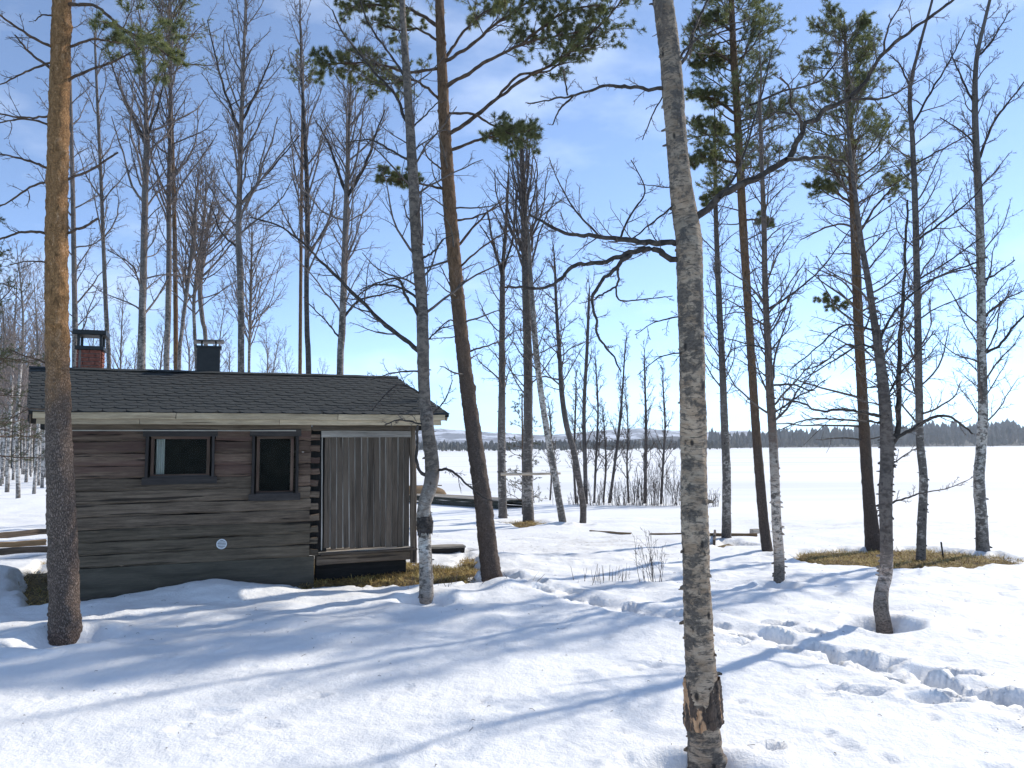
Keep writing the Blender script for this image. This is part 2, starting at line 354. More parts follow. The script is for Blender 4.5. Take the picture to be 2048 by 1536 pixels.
def mat_birch(name, white=(0.40, 0.365, 0.32), tan=(0.25, 0.20, 0.155), dark=0.5, base_dark=0.7, up=None, up_col=((0.05, 0.040, 0.036), (0.14, 0.115, 0.10)), sc=1.0):
    """straightened trunk coordinates in the 'bark' attribute: x,y round the stem, z up"""
    m, nt, b, L = newmat(name); g = attr(nt, 'bark')
    blot = noise(nt, g, (7.0 * sc, 7.0 * sc, 15 * sc), 7, 0.72, 1.0, 0.35); big = noise(nt, g, (3, 3, 1.3), 3, 0.5)
    lent = noise(nt, g, (8 * sc, 8 * sc, 70 * sc), 3, 0.6); band = noise(nt, g, (4.0, 4.0, 15), 5, 0.65, 1.0, 0.4); fine = noise(nt, g, (30, 30, 60), 4, 0.7)
    c = ramp(nt, band, [(0.33, tan), (0.48, tuple(0.5 * (p + q) for p, q in zip(white, tan))), (0.62, white)])
    c = mixc(nt, ramp(nt, lent, [(0.57, 0), (0.64, 0.85)]), c, (0.07, 0.058, 0.05))
    c = mixc(nt, ramp(nt, lent, [(0.30, 0.7), (0.42, 0)]), c, tuple(v * .55 for v in tan))
    s_ = nt.nodes.new('ShaderNodeMath'); s_.operation = 'MULTIPLY_ADD'; L(big, s_.inputs[0]); s_.inputs[1].default_value = 0.45; L(blot, s_.inputs[2])
    pos = 0.95 - 0.4 * dark
    bl = ramp(nt, s_.outputs[0], [(pos - .03, 0), (min(pos + 0.06, 1), 0.88)])
    c = mixc(nt, bl, c, ramp(nt, fine, [(0.35, (0.028, 0.024, 0.022)), (0.65, (0.115, 0.10, 0.088))]))
    mk = nt.nodes.new('ShaderNodeMapping'); mk.inputs['Scale'].default_value = (7, 7, 5.0); L(g, mk.inputs['Vector'])
    vk = nt.nodes.new('ShaderNodeTexVoronoi'); L(mk.outputs['Vector'], vk.inputs['Vector']); vk.inputs['Scale'].default_value = 1.0
    c = mixc(nt, ramp(nt, vk.outputs['Distance'], [(0.10, 0.95), (0.19, 0)]), c, (0.022, 0.018, 0.016))
    sp = nt.nodes.new('ShaderNodeSeparateXYZ'); L(g, sp.inputs[0])
    ad = nt.nodes.new('ShaderNodeMath'); ad.operation = 'MULTIPLY_ADD'; L(s_.outputs[0], ad.inputs[0]); ad.inputs[1].default_value = 1.2; L(sp.outputs['Z'], ad.inputs[2])
    if base_dark > 0:
        bd = ramp(nt, ad.outputs[0], [(0.80, base_dark), (1.0, base_dark * .6)]) if False else None
        mr0 = node(nt, 'ShaderNodeMapRange'); L(ad.outputs[0], mr0.inputs[0]); mr0.inputs[1].default_value = 1.15; mr0.inputs[2].default_value = 1.55; mr0.inputs[3].default_value = base_dark; mr0.inputs[4].default_value = 0.0
        c = mixc(nt, mr0.outputs[0], c, mixc(nt, ramp(nt, fine, [(0.4, 0), (0.55, 1)]), (0.035, 0.029, 0.025), (0.16, 0.135, 0.115)))
    if up:
        mr = node(nt, 'ShaderNodeMapRange'); L(ad.outputs[0], mr.inputs[0]); mr.inputs[1].default_value = up[0] + .8; mr.inputs[2].default_value = up[1] + .8; mr.inputs[4].default_value = up[2]
        c = mixc(nt, mr.outputs[0], c, ramp(nt, blot, [(0.43, up_col[0]), (0.57, up_col[1])]))
    L(c, b.inputs['Base Color']); b.inputs['Roughness'].default_value = 0.8; b.inputs['Specular IOR Level'].default_value = 0.25
    h = nt.nodes.new('ShaderNodeMath'); h.operation = 'ADD'; L(fine, h.inputs[0]); L(blot, h.inputs[1])
    bump(nt, b, h.outputs[0], 0.9, 0.015); return m
B_MAIN = mat_birch('birch_bark_mottled', white=(0.40, 0.315, 0.235), tan=(0.25, 0.172, 0.112), dark=0.58, base_dark=0.0, up=(2.5, 6, .3))
B_PORCH = mat_birch('birch_bark_porch', white=(0.62, 0.57, 0.51), tan=(0.40, 0.31, 0.24), dark=0.55, base_dark=0.55, up=(0.9, 2.2, .92), up_col=((0.055, 0.042, 0.035), (0.20, 0.16, 0.13)))
B_FOOT = mat_birch('birch_bark_peeling', white=(0.62, 0.53, 0.47), tan=(0.42, 0.29, 0.22), dark=0.50, base_dark=0.9, up=(0.75, 1.15, .95))
B_BROWN = mat_birch('birch_bark_brown', white=(0.62, 0.53, 0.45), tan=(0.46, 0.34, 0.26), dark=0.42, base_dark=0.95, up=(1.7, 2.9, .92), up_col=((0.055, 0.040, 0.032), (0.16, 0.11, 0.085)))
B_PALE = mat_birch('birch_bark_pale', white=(0.62, 0.585, 0.54), tan=(0.36, 0.30, 0.25), dark=0.60, base_dark=0.8, up=(5.0, 9.0, .8))
B_MID = mat_birch('birch_bark_grey', white=(0.46, 0.425, 0.385), tan=(0.26, 0.215, 0.18), dark=0.72, base_dark=0.75, up=(1.8, 4.5, .92))
B_DARK = mat_birch('birch_bark_dark', white=(0.28, 0.24, 0.215), tan=(0.15, 0.12, 0.105), dark=0.7, base_dark=0.6, up=(1.5, 4, .9), up_col=((0.035, 0.030, 0.029), (0.10, 0.086, 0.08)))
B_BACK = mat_birch('birch_bark_back', white=(0.34, 0.29, 0.26), tan=(0.19, 0.155, 0.135), dark=0.62, base_dark=0.0, up=(6, 9, .8), up_col=((0.08, 0.064, 0.056), (0.20, 0.163, 0.143)))
B_FAR = mat_birch('birch_bark_far', white=(0.56, 0.53, 0.50), tan=(0.34, 0.30, 0.27), dark=0.55, base_dark=0.6, up=(5, 9, .7), sc=.6)
def mat_pine(name, z0, z1, low=(0.165, 0.125, 0.105), high=(0.46, 0.225, 0.085), sc=1.0):
    m, nt, b, L = newmat(name); g = attr(nt, 'bark')
    wv = nt.nodes.new('ShaderNodeVectorMath'); wv.operation = 'MULTIPLY_ADD'; wn = nt.nodes.new('ShaderNodeTexNoise'); wn.inputs['Scale'].default_value = 9; L(g, wn.inputs['Vector'])
    L(wn.outputs['Color'], wv.inputs[0]); wv.inputs[1].default_value = (.05, .05, .09); L(g, wv.inputs[2])
    mp = nt.nodes.new('ShaderNodeMapping'); mp.inputs['Scale'].default_value = (17 * sc, 17 * sc, 6.0 * sc); L(wv.outputs[0], mp.inputs['Vector'])
    vo = nt.nodes.new('ShaderNodeTexVoronoi'); vo.feature = 'DISTANCE_TO_EDGE'; L(mp.outputs['Vector'], vo.inputs['Vector'])
    vc = nt.nodes.new('ShaderNodeTexVoronoi'); L(mp.outputs['Vector'], vc.inputs['Vector'])
    wob = noise(nt, g, (3.5, 3.5, 2.5), 5, 0.65); fine = noise(nt, g, (34, 34, 14), 6, 0.75); flk = noise(nt, g, (14, 14, 9), 5, 0.7, 1.0, .6)
    fis = ramp(nt, vo.outputs['Distance'], [(0.03, 0.0), (0.20, 1.0)])
    bw_ = nt.nodes.new('ShaderNodeRGBToBW'); L(vc.outputs['Color'], bw_.inputs[0])
    tone = ramp(nt, bw_.outputs[0], [(0.2, tuple(v * 0.70 for v in low)), (0.5, low), (0.8, (low[0] * 1.3, low[1] * 1.32, low[2] * 1.34))])
    cl = mixc(nt, fis, tuple(v * 0.42 for v in low), mixc(nt, 0.4, tone, ramp(nt, fine, [(0.35, tuple(v * 0.65 for v in low)), (0.65, tuple(v * 1.4 for v in low))])))
    ch = ramp(nt, flk, [(0.34, tuple(v * 0.42 for v in high)), (0.46, tuple(v * 0.8 for v in high)), (0.56, high), (0.68, (high[0] * 1.25, high[1] * 1.4, high[2] * 1.8))])
    ch = mixc(nt, ramp(nt, vo.outputs['Distance'], [(0.0, 0.55), (0.07, 0.0)]), ch, tuple(v * 0.3 for v in high))
    sp = nt.nodes.new('ShaderNodeSeparateXYZ'); L(g, sp.inputs[0])
    ad = nt.nodes.new('ShaderNodeMath'); ad.operation = 'MULTIPLY_ADD'; L(wob, ad.inputs[0]); ad.inputs[1].default_value = (z1 - z0) * 1.4; L(sp.outputs['Z'], ad.inputs[2])
    mr = node(nt, 'ShaderNodeMapRange'); L(ad.outputs[0], mr.inputs[0]); mr.inputs[1].default_value = z0 + 0.55 * (z1 - z0); mr.inputs[2].default_value = z1 + 0.8 * (z1 - z0)
    c = mixc(nt, mr.outputs[0], cl, ch)
    L(c, b.inputs['Base Color']); b.inputs['Roughness'].default_value = 0.85; b.inputs['Specular IOR Level'].default_value = 0.2
    h = nt.nodes.new('ShaderNodeMath'); h.operation = 'MULTIPLY_ADD'; L(fine, h.inputs[0]); h.inputs[1].default_value = 0.6; L(fis, h.inputs[2])
    bump(nt, b, h.outputs[0], 1.0, 0.02); return m
def mat_flat(name, c, var=0.5, rough=0.85, scale=9.0):
    return mat_simple(name, [(0.3, tuple(v * (1 - var) for v in c)), (0.7, tuple(v * (1 + var) for v in c))], scale=scale, rough=rough, bs=0)
M_TWIG = mat_flat('birch_twig', (0.105, 0.082, 0.070)); M_TWIGF = mat_flat('far_twig', (0.19, 0.152, 0.135)); M_TWIGB = mat_flat('back_twig', (0.16, 0.127, 0.112)); M_LIMB = mat_simple('limb_bark', [(0.3, (0.022, 0.018, 0.016)), (0.5, (0.045, 0.036, 0.031)), (0.72, (0.10, 0.083, 0.070))], scale=16, bs=0.6, bd=0.006)
M_PLIMB = mat_simple('pine_limb_bark', [(0.3, (0.04, 0.026, 0.02)), (0.5, (0.085, 0.055, 0.038)), (0.72, (0.16, 0.098, 0.06))], scale=14, bs=0.5, bd=0.005)
M_DEAD = mat_simple('dead_limb', [(0.3, (0.05, 0.042, 0.038)), (0.7, (0.15, 0.125, 0.105))], scale=14, bs=0.4, bd=0.005)
def mat_needle(name, c):
    m, nt, b, L = newmat(name); f = noise(nt, objco(nt), (1, 1, 1), 3, 0.6, 3.5)
    L(ramp(nt, f, [(0.3, tuple(v * 0.55 for v in c)), (0.55, c), (0.75, (c[0] * 1.7, c[1] * 1.45, c[2] * 1.1))]), b.inputs['Base Color'])
    b.inputs['Roughness'].default_value = 0.55
    out = nt.nodes['Material Output']; tr = node(nt, 'ShaderNodeBsdfTranslucent'); tr.inputs['Color'].default_value = (c[0] * 1.5, c[1] * 1.7, c[2], 1)
    ms = node(nt, 'ShaderNodeMixShader'); ms.inputs[0].default_value = 0.38; L(b.outputs[0], ms.inputs[1]); L(tr.outputs[0], ms.inputs[2]); L(ms.outputs[0], out.inputs['Surface'])
    return m
M_NEEDLE = mat_needle('pine_needle', (0.150, 0.150, 0.072)); M_SPRUCE = mat_needle('spruce_needle', (0.052, 0.060, 0.032))

# ------------------------------------------------------------------ ground, snow, lake
CA, CE = 0.361, np.array([-7.228, 11.496, 0.0])           # the cabin's wall direction and its front-left eave corner
CD = np.array([math.cos(CA), math.sin(CA)]); CN = np.array([-math.sin(CA), math.cos(CA)])
SH = -0.225
def cab(s, t, z=0.0):                                      # cabin coordinates to the world
    s = s + SH * t; p = CE[:2] + CD * s + CN * t; return np.array([p[0], p[1], z])
def poly_sd(x, y, poly):
    P = np.asarray(poly, float); d = np.full(x.shape, 1e9); inside = np.zeros(x.shape, bool)
    for i in range(len(P)):
        a, b = P[i], P[(i + 1) % len(P)]; e = b - a
        wx, wy = x - a[0], y - a[1]; t = np.clip((wx * e[0] + wy * e[1]) / (e @ e), 0, 1)
        d = np.minimum(d, (wx - e[0] * t) ** 2 + (wy - e[1] * t) ** 2)
        c = ((a[1] <= y) != (b[1] <= y)) & (x < a[0] + (y - a[1]) / np.where(abs(e[1]) < 1e-9, 1e-9, e[1]) * e[0])
        inside ^= c
    d = np.sqrt(d); return np.where(inside, -d, d)
g2 = lambda pts: [gpx(*p)[:2] for p in pts]
# thawed ground: round the cabin, under the porch, beneath the right-hand trees
PATCH_PORCH = g2([(566, 1166), (640, 1172), (740, 1170), (850, 1166), (940, 1166), (962, 1146)]) + g2([(955, 1116), (925, 1104)]) + [cab(7.2, 1.0)[:2], cab(6.6, 2.4)[:2], cab(4.6, 2.2)[:2], cab(4.2, 0.15)[:2]]
PATCH_CAB = [cab(0.1, 0.36)[:2], cab(5.9, 0.36)[:2], cab(5.9, 4.2)[:2], cab(0.1, 4.2)[:2]]
PATCH_LEFT = g2([(84, 1120), (40, 1176), (110, 1183), (200, 1182), (300, 1168)]) + [cab(1.9, 0.42)[:2], cab(0.3, 1.2)[:2]]
PATCH_RIGHT = g2([(1575, 1112), (1650, 1096), (1750, 1097), (1850, 1094), (1930, 1102), (2040, 1116), (2010, 1126), (1880, 1134), (1780, 1134), (1670, 1127)])
PATCH_MID = g2([(1000, 1042), (1060, 1038), (1110, 1044), (1050, 1051)])
PATCH_PLANK = g2([(1420, 1088), (1470, 1080), (1500, 1089), (1450, 1094)])
PATCH_BANK = g2([(1130, 1012), (1240, 1008), (1255, 1014), (1140, 1018)])
def thaw(x, y):
    n = N2(x * 1.5 + 3, y * 2.3) * 0.42 + N2(x * 4.7, y * 5.6 + 9) * 0.24 + N2(x * 11, y * 13) * 0.1
    m = np.zeros(x.shape)
    for P, wd in ((PATCH_PORCH, 0.16), (PATCH_CAB, 0.1), (PATCH_LEFT, 0.2), (PATCH_RIGHT, 0.22), (PATCH_MID, 0.3), (PATCH_PLANK, 0.18), (PATCH_BANK, 0.2)):
        P = np.asarray(P); lo = P.min(0) - 1.2; hi = P.max(0) + 1.2
        k = (x > lo[0]) & (x < hi[0]) & (y > lo[1]) & (y < hi[1])
        if k.any(): m[k] = np.maximum(m[k], sstep(wd, -wd, poly_sd(x[k], y[k], P) + n[k] * (1.0 if wd > 0.12 else 0.2)))
    return m
def soil(x, y):
    z = land(x, y) - 0.26 + 0.05 * N2(x * 0.9, y * 0.9)
    m = thaw(x, y) * (1 - 0.6 * np.exp(-((x - CX0) ** 2 + (y - CY0) ** 2) / 2.5))
    pp = np.asarray(PATCH_PORCH).mean(0)
    return z + (0.21 + .10 * np.exp(-((x - pp[0]) ** 2 + (y - pp[1]) ** 2) / 4)) * m + 0.02 * N2(x * 5, y * 5)
CX0, CY0 = np.asarray(PATCH_LEFT).mean(0)
WELLS = []   # (x, y, radius, depth)
for (bx, by, rr, dp) in ((130, 1275, .62, .16), (852, 1197, .5, .15), (985, 1160, .5, .16), (1410, 1575, .62, .22), (1766, 1250, .5, .20), (1557, 1172, .38, .14), (1536, 1113, .3, .08),
                         (1453, 1085, .4, .10), (1125, 1050, .4, .08), (1165, 1050, .4, .08), (1312, 1165, .25, .06), (1545, 1498, .10, .05), (430, 1297, .13, .03), (640, 1392, .10, .025), (330, 1318, .1, .02)):
    p = gpx(bx, by); WELLS.append((p[0], p[1], rr, dp))
TRAIL = np.array(g2([(1000, 1158), (1060, 1170), (1130, 1186), (1190, 1203), (1270, 1222), (1350, 1235), (1440, 1257), (1520, 1275), (1590, 1292), (1650, 1308), (1720, 1328), (1800, 1348), (1900, 1376), (2000, 1406), (2120, 1446), (2300, 1500)]))
DENTS = []
_rg = np.random.default_rng(11)
_tp = resample(TRAIL, 400); _cum = np.concatenate([[0], np.cumsum(np.linalg.norm(np.diff(_tp, axis=0), axis=1))])
_s = 0.1; _k = 0
while _s < _cum[-1]:
    i = min(np.searchsorted(_cum, _s), 398); tg = norm(_tp[i + 1] - _tp[i]); nn = np.array([-tg[1], tg[0]])
    c = _tp[i] + nn * ((-1) ** _k * _rg.uniform(.10, .20) + _rg.normal(0, .03))
    ang = math.atan2(tg[1], tg[0]) + _rg.normal(0, .35)
    DENTS.append((c[0], c[1], _rg.uniform(.17, .30), _rg.uniform(.09, .14), ang, _rg.uniform(.09, .17)))
    _s += _rg.uniform(.30, .46); _k += 1
_r2 = np.random.default_rng(12)
for _ in range(170):
    _y = _r2.uniform(4.5, 14); _x = _r2.uniform(-.62, .7) * _y; DENTS.append((_x, _y, _r2.uniform(.06, .2), _r2.uniform(.05, .13), _r2.uniform(0, 3.1), _r2.uniform(.012, .035)))
for (x, y, a, b, an, d) in ((1560, 1252, .26, .13, -.3, .13), (1610, 1268, .24, .12, -.3, .12), (1700, 1310, .3, .14, -.2, .15), (1770, 1322, .3, .14, -.15, .14), (1870, 1340, .3, .14, -.1, .14),
                            (1500, 1290, .28, .08, -.2, .08), (1690, 1383, .34, .12, -.1, .07), (1760, 1392, .3, .1, 0, .05), (1870, 1408, .3, .13, -.3, .10), (1930, 1350, .22, .1, .2, .1), (1985, 1388, .34, .14, -.3, .15), (2030, 1400, .3, .14, -.3, .15),
                            (1090, 1075, .5, .2, .1, .06), (1180, 1095, .6, .2, .2, .06), (1240, 1110, .5, .2, .1, .07), (1010, 1080, .5, .18, .1, .06), (1330, 1095, .4, .2, .1, .05), (1120, 1130, .4, .18, .2, .06), (1230, 1150, .5, .2, .1, .06)):
    p = gpx(x, y); DENTS.append((p[0], p[1], a, b, an, d))
def snow_h(x, y):
    f = np.clip((30 - y) / 22, 0.12, 1)
    near = sstep(26, 12, y)
    h = 0.07 * N2(x * 0.45, y * 0.55) + 0.042 * N2(x * 1.1 + 5, y * 1.5) * (0.45 + 0.9 * sstep(8.5, 11, y)) + 0.022 * N2(x * 2.6, y * 3.4 + 7) * (0.4 + 1.1 * sstep(8.5, 11.5, y)) * near
    h = h + (0.009 * N2(x * 6.1, y * 7.0) + 0.004 * N2(x * 15, y * 17)) * f
    # bumpy, much-trodden snow between the cabin and the shore
    tr = np.exp(-(((x - 1.2) / 3.2) ** 2 + ((y - 15.8) / 2.8) ** 2))
    h = h + tr * (0.06 * np.abs(N2(x * 2.0, y * 2.6)) - 0.045 * np.abs(N2(x * 4.2 + 2, y * 5)) + 0.04)
    # drift against the front wall and heaps at the thawed edges
    c = cab(2.75, 0.05); h = h + 0.20 * np.exp(-(((x - c[0]) * CD[0] + (y - c[1]) * CD[1]) / 0.95) ** 2 - (((x - c[0]) * CN[0] + (y - c[1]) * CN[1]) / 0.75) ** 2)
    c = gpx(-10, 1160); h = h + 0.26 * np.exp(-((x - c[0]) / 0.75) ** 2 - ((y - c[1]) / 0.6) ** 2)
    c = gpx(1010, 1130); h = h + 0.16 * np.exp(-((x - c[0]) / 0.8) ** 2 - ((y - c[1]) / 0.9) ** 2)
    c = gpx(1060, 1172); h = h + 0.10 * np.exp(-((x - c[0]) / 0.5) ** 2 - ((y - c[1]) / 0.35) ** 2)
    for (wx, wy, rr, dp) in WELLS:
        k = (abs(x - wx) < rr * 2) & (abs(y - wy) < rr * 2)
        if k.any():
            d = np.hypot(x[k] - wx, y[k] - wy) / rr * (1 + 0.35 * N2(x[k] * 3, y[k] * 3))
            h[k] += -dp * sstep(1.0, 0.55, d) + 0.03 * np.exp(-((d - 1.15) / 0.2) ** 2)
    # walked trail
    lo = TRAIL.min(0) - 1; hi = TRAIL.max(0) + 1
    k = (x > lo[0]) & (x < hi[0]) & (y > lo[1]) & (y < hi[1]); xx, yy = x[k], y[k]; dmin = np.full(xx.shape, 9.0)
    for i in range(len(TRAIL) - 1):
        a, b = TRAIL[i], TRAIL[i + 1]; e = b - a; t = np.clip(((xx - a[0]) * e[0] + (yy - a[1]) * e[1]) / (e @ e), 0, 1)
        dmin = np.minimum(dmin, np.hypot(xx - a[0] - e[0] * t, yy - a[1] - e[1] * t))
    dmin = dmin * (1 + 0.5 * N2(xx * 2.3, yy * 2.3))
    h[k] += -0.05 * sstep(0.33, 0.12, dmin) + 0.03 * np.exp(-((dmin - 0.42) / 0.13) ** 2)
    for (cx, cy, a, b, an, d) in DENTS:
        k = (abs(x - cx) < 0.8) & (abs(y - cy) < 0.8)
        if not k.any(): continue
        dx, dy = x[k] - cx, y[k] - cy; u = (dx * math.cos(an) + dy * math.sin(an)) / a; v = (-dx * math.sin(an) + dy * math.cos(an)) / b
        q = np.sqrt(u * u + v * v) * (1 + 0.45 * N2(x[k] * 3.2, y[k] * 3.2))
        h[k] += -d * (sstep(1.0, 0.62, q) if d > .06 else sstep(1.0, .1, q)) + min(.03, d * .3) * np.exp(-((q - 1.2) / 0.2) ** 2)
    return h
def snow_z(x, y):
    x = np.atleast_1d(np.asarray(x, float)); y = np.atleast_1d(np.asarray(y, float))
    m = thaw(x, y); s = land(x, y) + snow_h(x, y) * (1 - 0.6 * m); g = soil(x, y)
    return s * (1 - m) + (g - 0.07) * m, m
def grid_mesh(name, ys, wfun, nx, zfun):
    u = np.linspace(-1, 1, nx); X = u[None, :] * wfun(ys)[:, None]; Y = np.repeat(ys[:, None], nx, 1)
    Z, A = zfun(X.ravel(), Y.ravel())
    V = np.stack([X.ravel(), Y.ravel(), Z], 1); idx = np.arange(len(V)).reshape(len(ys), nx)
    Q = np.stack([idx[:-1, :-1], idx[:-1, 1:], idx[1:, 1:], idx[1:, :-1]], -1).reshape(-1, 4)
    return mesh_np(name, V, Q, None, A)
def yrows(y0, y1, r):
    o = [y0]
    while o[-1] < y1: o.append(o[-1] * (1 + r))
    return np.array(o)
ys = np.concatenate([np.linspace(-6, 3.2, 24), yrows(3.35, 30, 0.006), yrows(30.6, 150, 0.03)])
wf = lambda y: np.maximum(9.0, 6.0 + 0.76 * y)
def _snow(x, y):
    z, m = snow_z(x, y)
    dirt = np.zeros_like(x)
    for (cx, cy, rx, ry, amt) in ((1215, 1085, 1.5, 1.3, .85), (1290, 1110, .9, .7, .6), (1120, 1100, 1.2, .9, .5), (1700, 1047, 4.0, 2.2, .55), (1950, 1050, 4.0, 2.0, .5), (960, 1120, .8, .8, .35)):
        c = gpx(cx, cy); dirt = np.maximum(dirt, amt * np.exp(-((x - c[0]) / rx) ** 2 - ((y - c[1]) / ry) ** 2))
    dirt *= np.clip(0.6 + 1.6 * N2(x * 1.7, y * 2.6), 0, 1)
    dirt = np.maximum(dirt, 0.5 * sstep(0.02, 0.35, m))
    return z, {'dirt': dirt}
tag(obj('snow_ground', grid_mesh('snow_ground', ys, wf, 500, _snow), M_SNOW), kind='structure')
gys = np.concatenate([np.linspace(-6, 5, 20), np.linspace(5.3, 30, 110), yrows(31, 150, 0.05)])
tag(obj('ground', grid_mesh('ground', gys, wf, 130, lambda x, y: (soil(x, y), {})), M_SOIL), kind='structure')
# frozen lake under snow, out to the far shore
LZ = -0.72
_v = np.array([(-2600, 26, LZ), (2600, 26, LZ), (2600, 5200, LZ), (-2600, 5200, LZ)], float)
M_LAKE = mat_simple('lake_snow', [(0.36, (0.72, 0.72, 0.715)), (0.55, (0.87, 0.865, 0.855))], (0.012, 0.09, 1), 1.0, rough=0.7, bs=0.2, bd=0.05)
tag(obj('frozen_lake', mesh_np('frozen_lake', _v, [(0, 1, 2, 3)]), M_LAKE), kind='structure')

# ------------------------------------------------------------------ far shore: hills and woods
def mat_hill():
    m, nt, b, L = newmat('far_hill'); o = objco(nt)
    a = noise(nt, o, (0.010, 0.010, 0.03), 5, 0.65); c2 = noise(nt, o, (0.05, 0.02, 0.05), 4, 0.7)
    base = ramp(nt, c2, [(0.35, (0.085, 0.085, 0.10)), (0.65, (0.19, 0.19, 0.22))])
    L(mixc(nt, ramp(nt, a, [(0.49, 0), (0.60, 1)]), base, (0.72, 0.74, 0.80)), b.inputs['Base Color']); b.inputs['Roughness'].default_value = 1.0; return m
M_HILL = mat_hill()
def ridge(name, Y, prof, back, mat, n=160, rough=2.0, seed=3):
    """a hill range at distance Y whose crest follows prof [(px,py)]; slopes down to the lake in front and away behind"""
    px = np.linspace(prof[0][0], prof[-1][0], n); py = np.interp(px, [p[0] for p in prof], [p[1] for p in prof])
    crest = np.array([at(a, b, Y) for a, b in zip(px, py)])
    crest[:, 2] += rough * N2(np.arange(n) * 0.21 + seed, np.full(n, seed * 1.7)) * 2 + rough * 0.5 * N2(np.arange(n) * 0.9 + seed, np.full(n, seed * 2.7))
    rows = []
    for f, hgt in ((-1.0, 0.0), (-0.7, 0.25), (-0.4, 0.6), (-0.15, 0.9), (0, 1.0), (0.3, 0.8), (1.0, 0.0)):
        r = crest.copy(); r[:, 1] += f * back; r[:, 0] *= (r[:, 1] / crest[:, 1]) ** 0.3
        r[:, 2] = (LZ - 2) + (crest[:, 2] - LZ + 2) * hgt * (1 + 0.12 * N2(np.arange(n) * 0.4, np.full(n, f * 7.0)) * (hgt < 1)); rows.append(r)
    V = np.concatenate(rows); idx = np.arange(len(V)).reshape(len(rows), n)
    Q = np.stack([idx[:-1, :-1], idx[:-1, 1:], idx[1:, 1:], idx[1:, :-1]], -1).reshape(-1, 4)
    return tag(obj(name, mesh_np(name, V, Q), mat), kind='structure')
ridge('hills', 3600, [(500, 868), (700, 860), (880, 857), (940, 862), (1010, 866), (1080, 870), (1150, 866), (1230, 858), (1290, 857), (1340, 861), (1400, 864), (1450, 862), (1490, 861), (1540, 867), (1620, 869), (1720, 866), (1850, 860), (2100, 856), (2400, 850)], 700, M_HILL, 240, 2.5, 3)
M_SHOREH = mat_flat('wooded_ground', (0.055, 0.055, 0.052), 0.4, scale=0.05)
ridge('far_shore', 1500, [(700, 893), (850, 890), (1000, 891), (1180, 890), (1240, 883), (1290, 876), (1350, 873), (1420, 880), (1500, 884), (1600, 880), (1700, 874), (1800, 868), (1900, 866), (2050, 865), (2350, 860)], 320, M_SHOREH, 160, 1.0, 5)
def far_wood(name, label, n, xr, Yr, base, hr, mat, seed, slim=0.16, birch=0.0):
    rng = np.random.default_rng(seed); B = Batch()
    pxx = rng.uniform(*xr, n); YY = rng.uniform(*Yr, n) ; S = 5
    th = np.arange(S) * 2 * np.pi / S
    for x, Y in zip(pxx, YY):
        p = at(x, 900, Y); p[2] = base(x, Y); h = rng.uniform(*hr) * (1 + 0.35 * N2(np.array([x * 0.03]), np.array([Y * 0.01]))[0])
        lv = [(0.0, 0.12), (0.12, 1.0), (0.45, 0.45), (0.50, 0.72), (1.0, 0.02)]
        if rng.random() < birch: lv = [(0.0, 0.1), (0.3, 0.5), (0.5, 0.95), (0.75, 0.8), (1.0, 0.1)]
        V = []
        for z, r in lv:
            rr = h * slim * r * rng.uniform(0.75, 1.25, S); a = th + rng.uniform(0, 1)
            V.append(np.stack([p[0] + rr * np.cos(a), p[1] + rr * np.sin(a), np.full(S, p[2] + z * h) + rng.normal(0, h * 0.02, S)], 1))
        K = len(lv); idx = np.arange(K * S).reshape(K, S); a = idx[:-1]; b = np.roll(a, -1, 1); d = idx[1:]; c = np.roll(d, -1, 1)
        B.add(np.concatenate(V), np.stack([a, b, c, d], -1).reshape(-1, 4))
    return tag(obj(name, B.mesh(name, smooth=False), mat), label, 'forest', None, 'stuff')
M_FARW = mat_simple('far_conifers', [(0.35, (0.06, 0.062, 0.052)), (0.65, (0.135, 0.128, 0.112))], scale=0.12, bs=0)
slope = lambda x, Y: LZ + 0.2 + max(0.0, Y - 960) * 0.05 * float(sstep(1400, 1900, np.array(x)))
far_wood('far_forest', 'dark conifer wood along the far shore at the right', 1800, (1420, 2500), (960, 1420), slope, (9, 25), M_FARW, 21, slim=.19, birch=0.5)
far_wood('far_forest', 'low dark wood along the far shore beyond the bare birches', 1300, (560, 1460), (620, 900), lambda x, Y: LZ + 0.2 + max(0, Y - 640) * 0.012, (5, 8.5), M_FARW, 22, slim=0.22, birch=0.5)

far_wood('background_wood', 'dim brownish wood closing the view behind the birches left of the cabin', 420, (-160, 125), (105, 165), lambda x, Y: -.1, (8, 15), mat_simple('dim_wood', [(0.35, (0.05, 0.042, 0.036)), (0.65, (0.12, 0.10, 0.088))], scale=.8, bs=0), 24, slim=.14, birch=.6)
# thin spring haze over lake and hills
hz = bpy.data.meshes.new('haze'); hx0, hx1, hy0, hy1, hz0, hz1 = -2900., 2900., -40., 5400., -5., 190.
hz.from_pydata([(x, y, z) for z in (hz0, hz1) for x, y in ((hx0, hy0), (hx1, hy0), (hx1, hy1), (hx0, hy1))], [], [(3, 2, 1, 0), (4, 5, 6, 7), (0, 1, 5, 4), (1, 2, 6, 5), (2, 3, 7, 6), (3, 0, 4, 7)]); hz.update()
M_HAZE = bpy.data.materials.new('haze'); M_HAZE.use_nodes = True; _n = M_HAZE.node_tree; _n.nodes.remove(_n.nodes['Principled BSDF'])
_pv = _n.nodes.new('ShaderNodeVolumePrincipled'); _pv.inputs['Density'].default_value = 0.00017; _pv.inputs['Color'].default_value = (0.86, 0.92, 1.0, 1); _pv.inputs['Anisotropy'].default_value = 0.3
_n.links.new(_pv.outputs[0], _n.nodes['Material Output'].inputs['Volume'])
tag(obj('haze', hz, M_HAZE), kind='stuff')
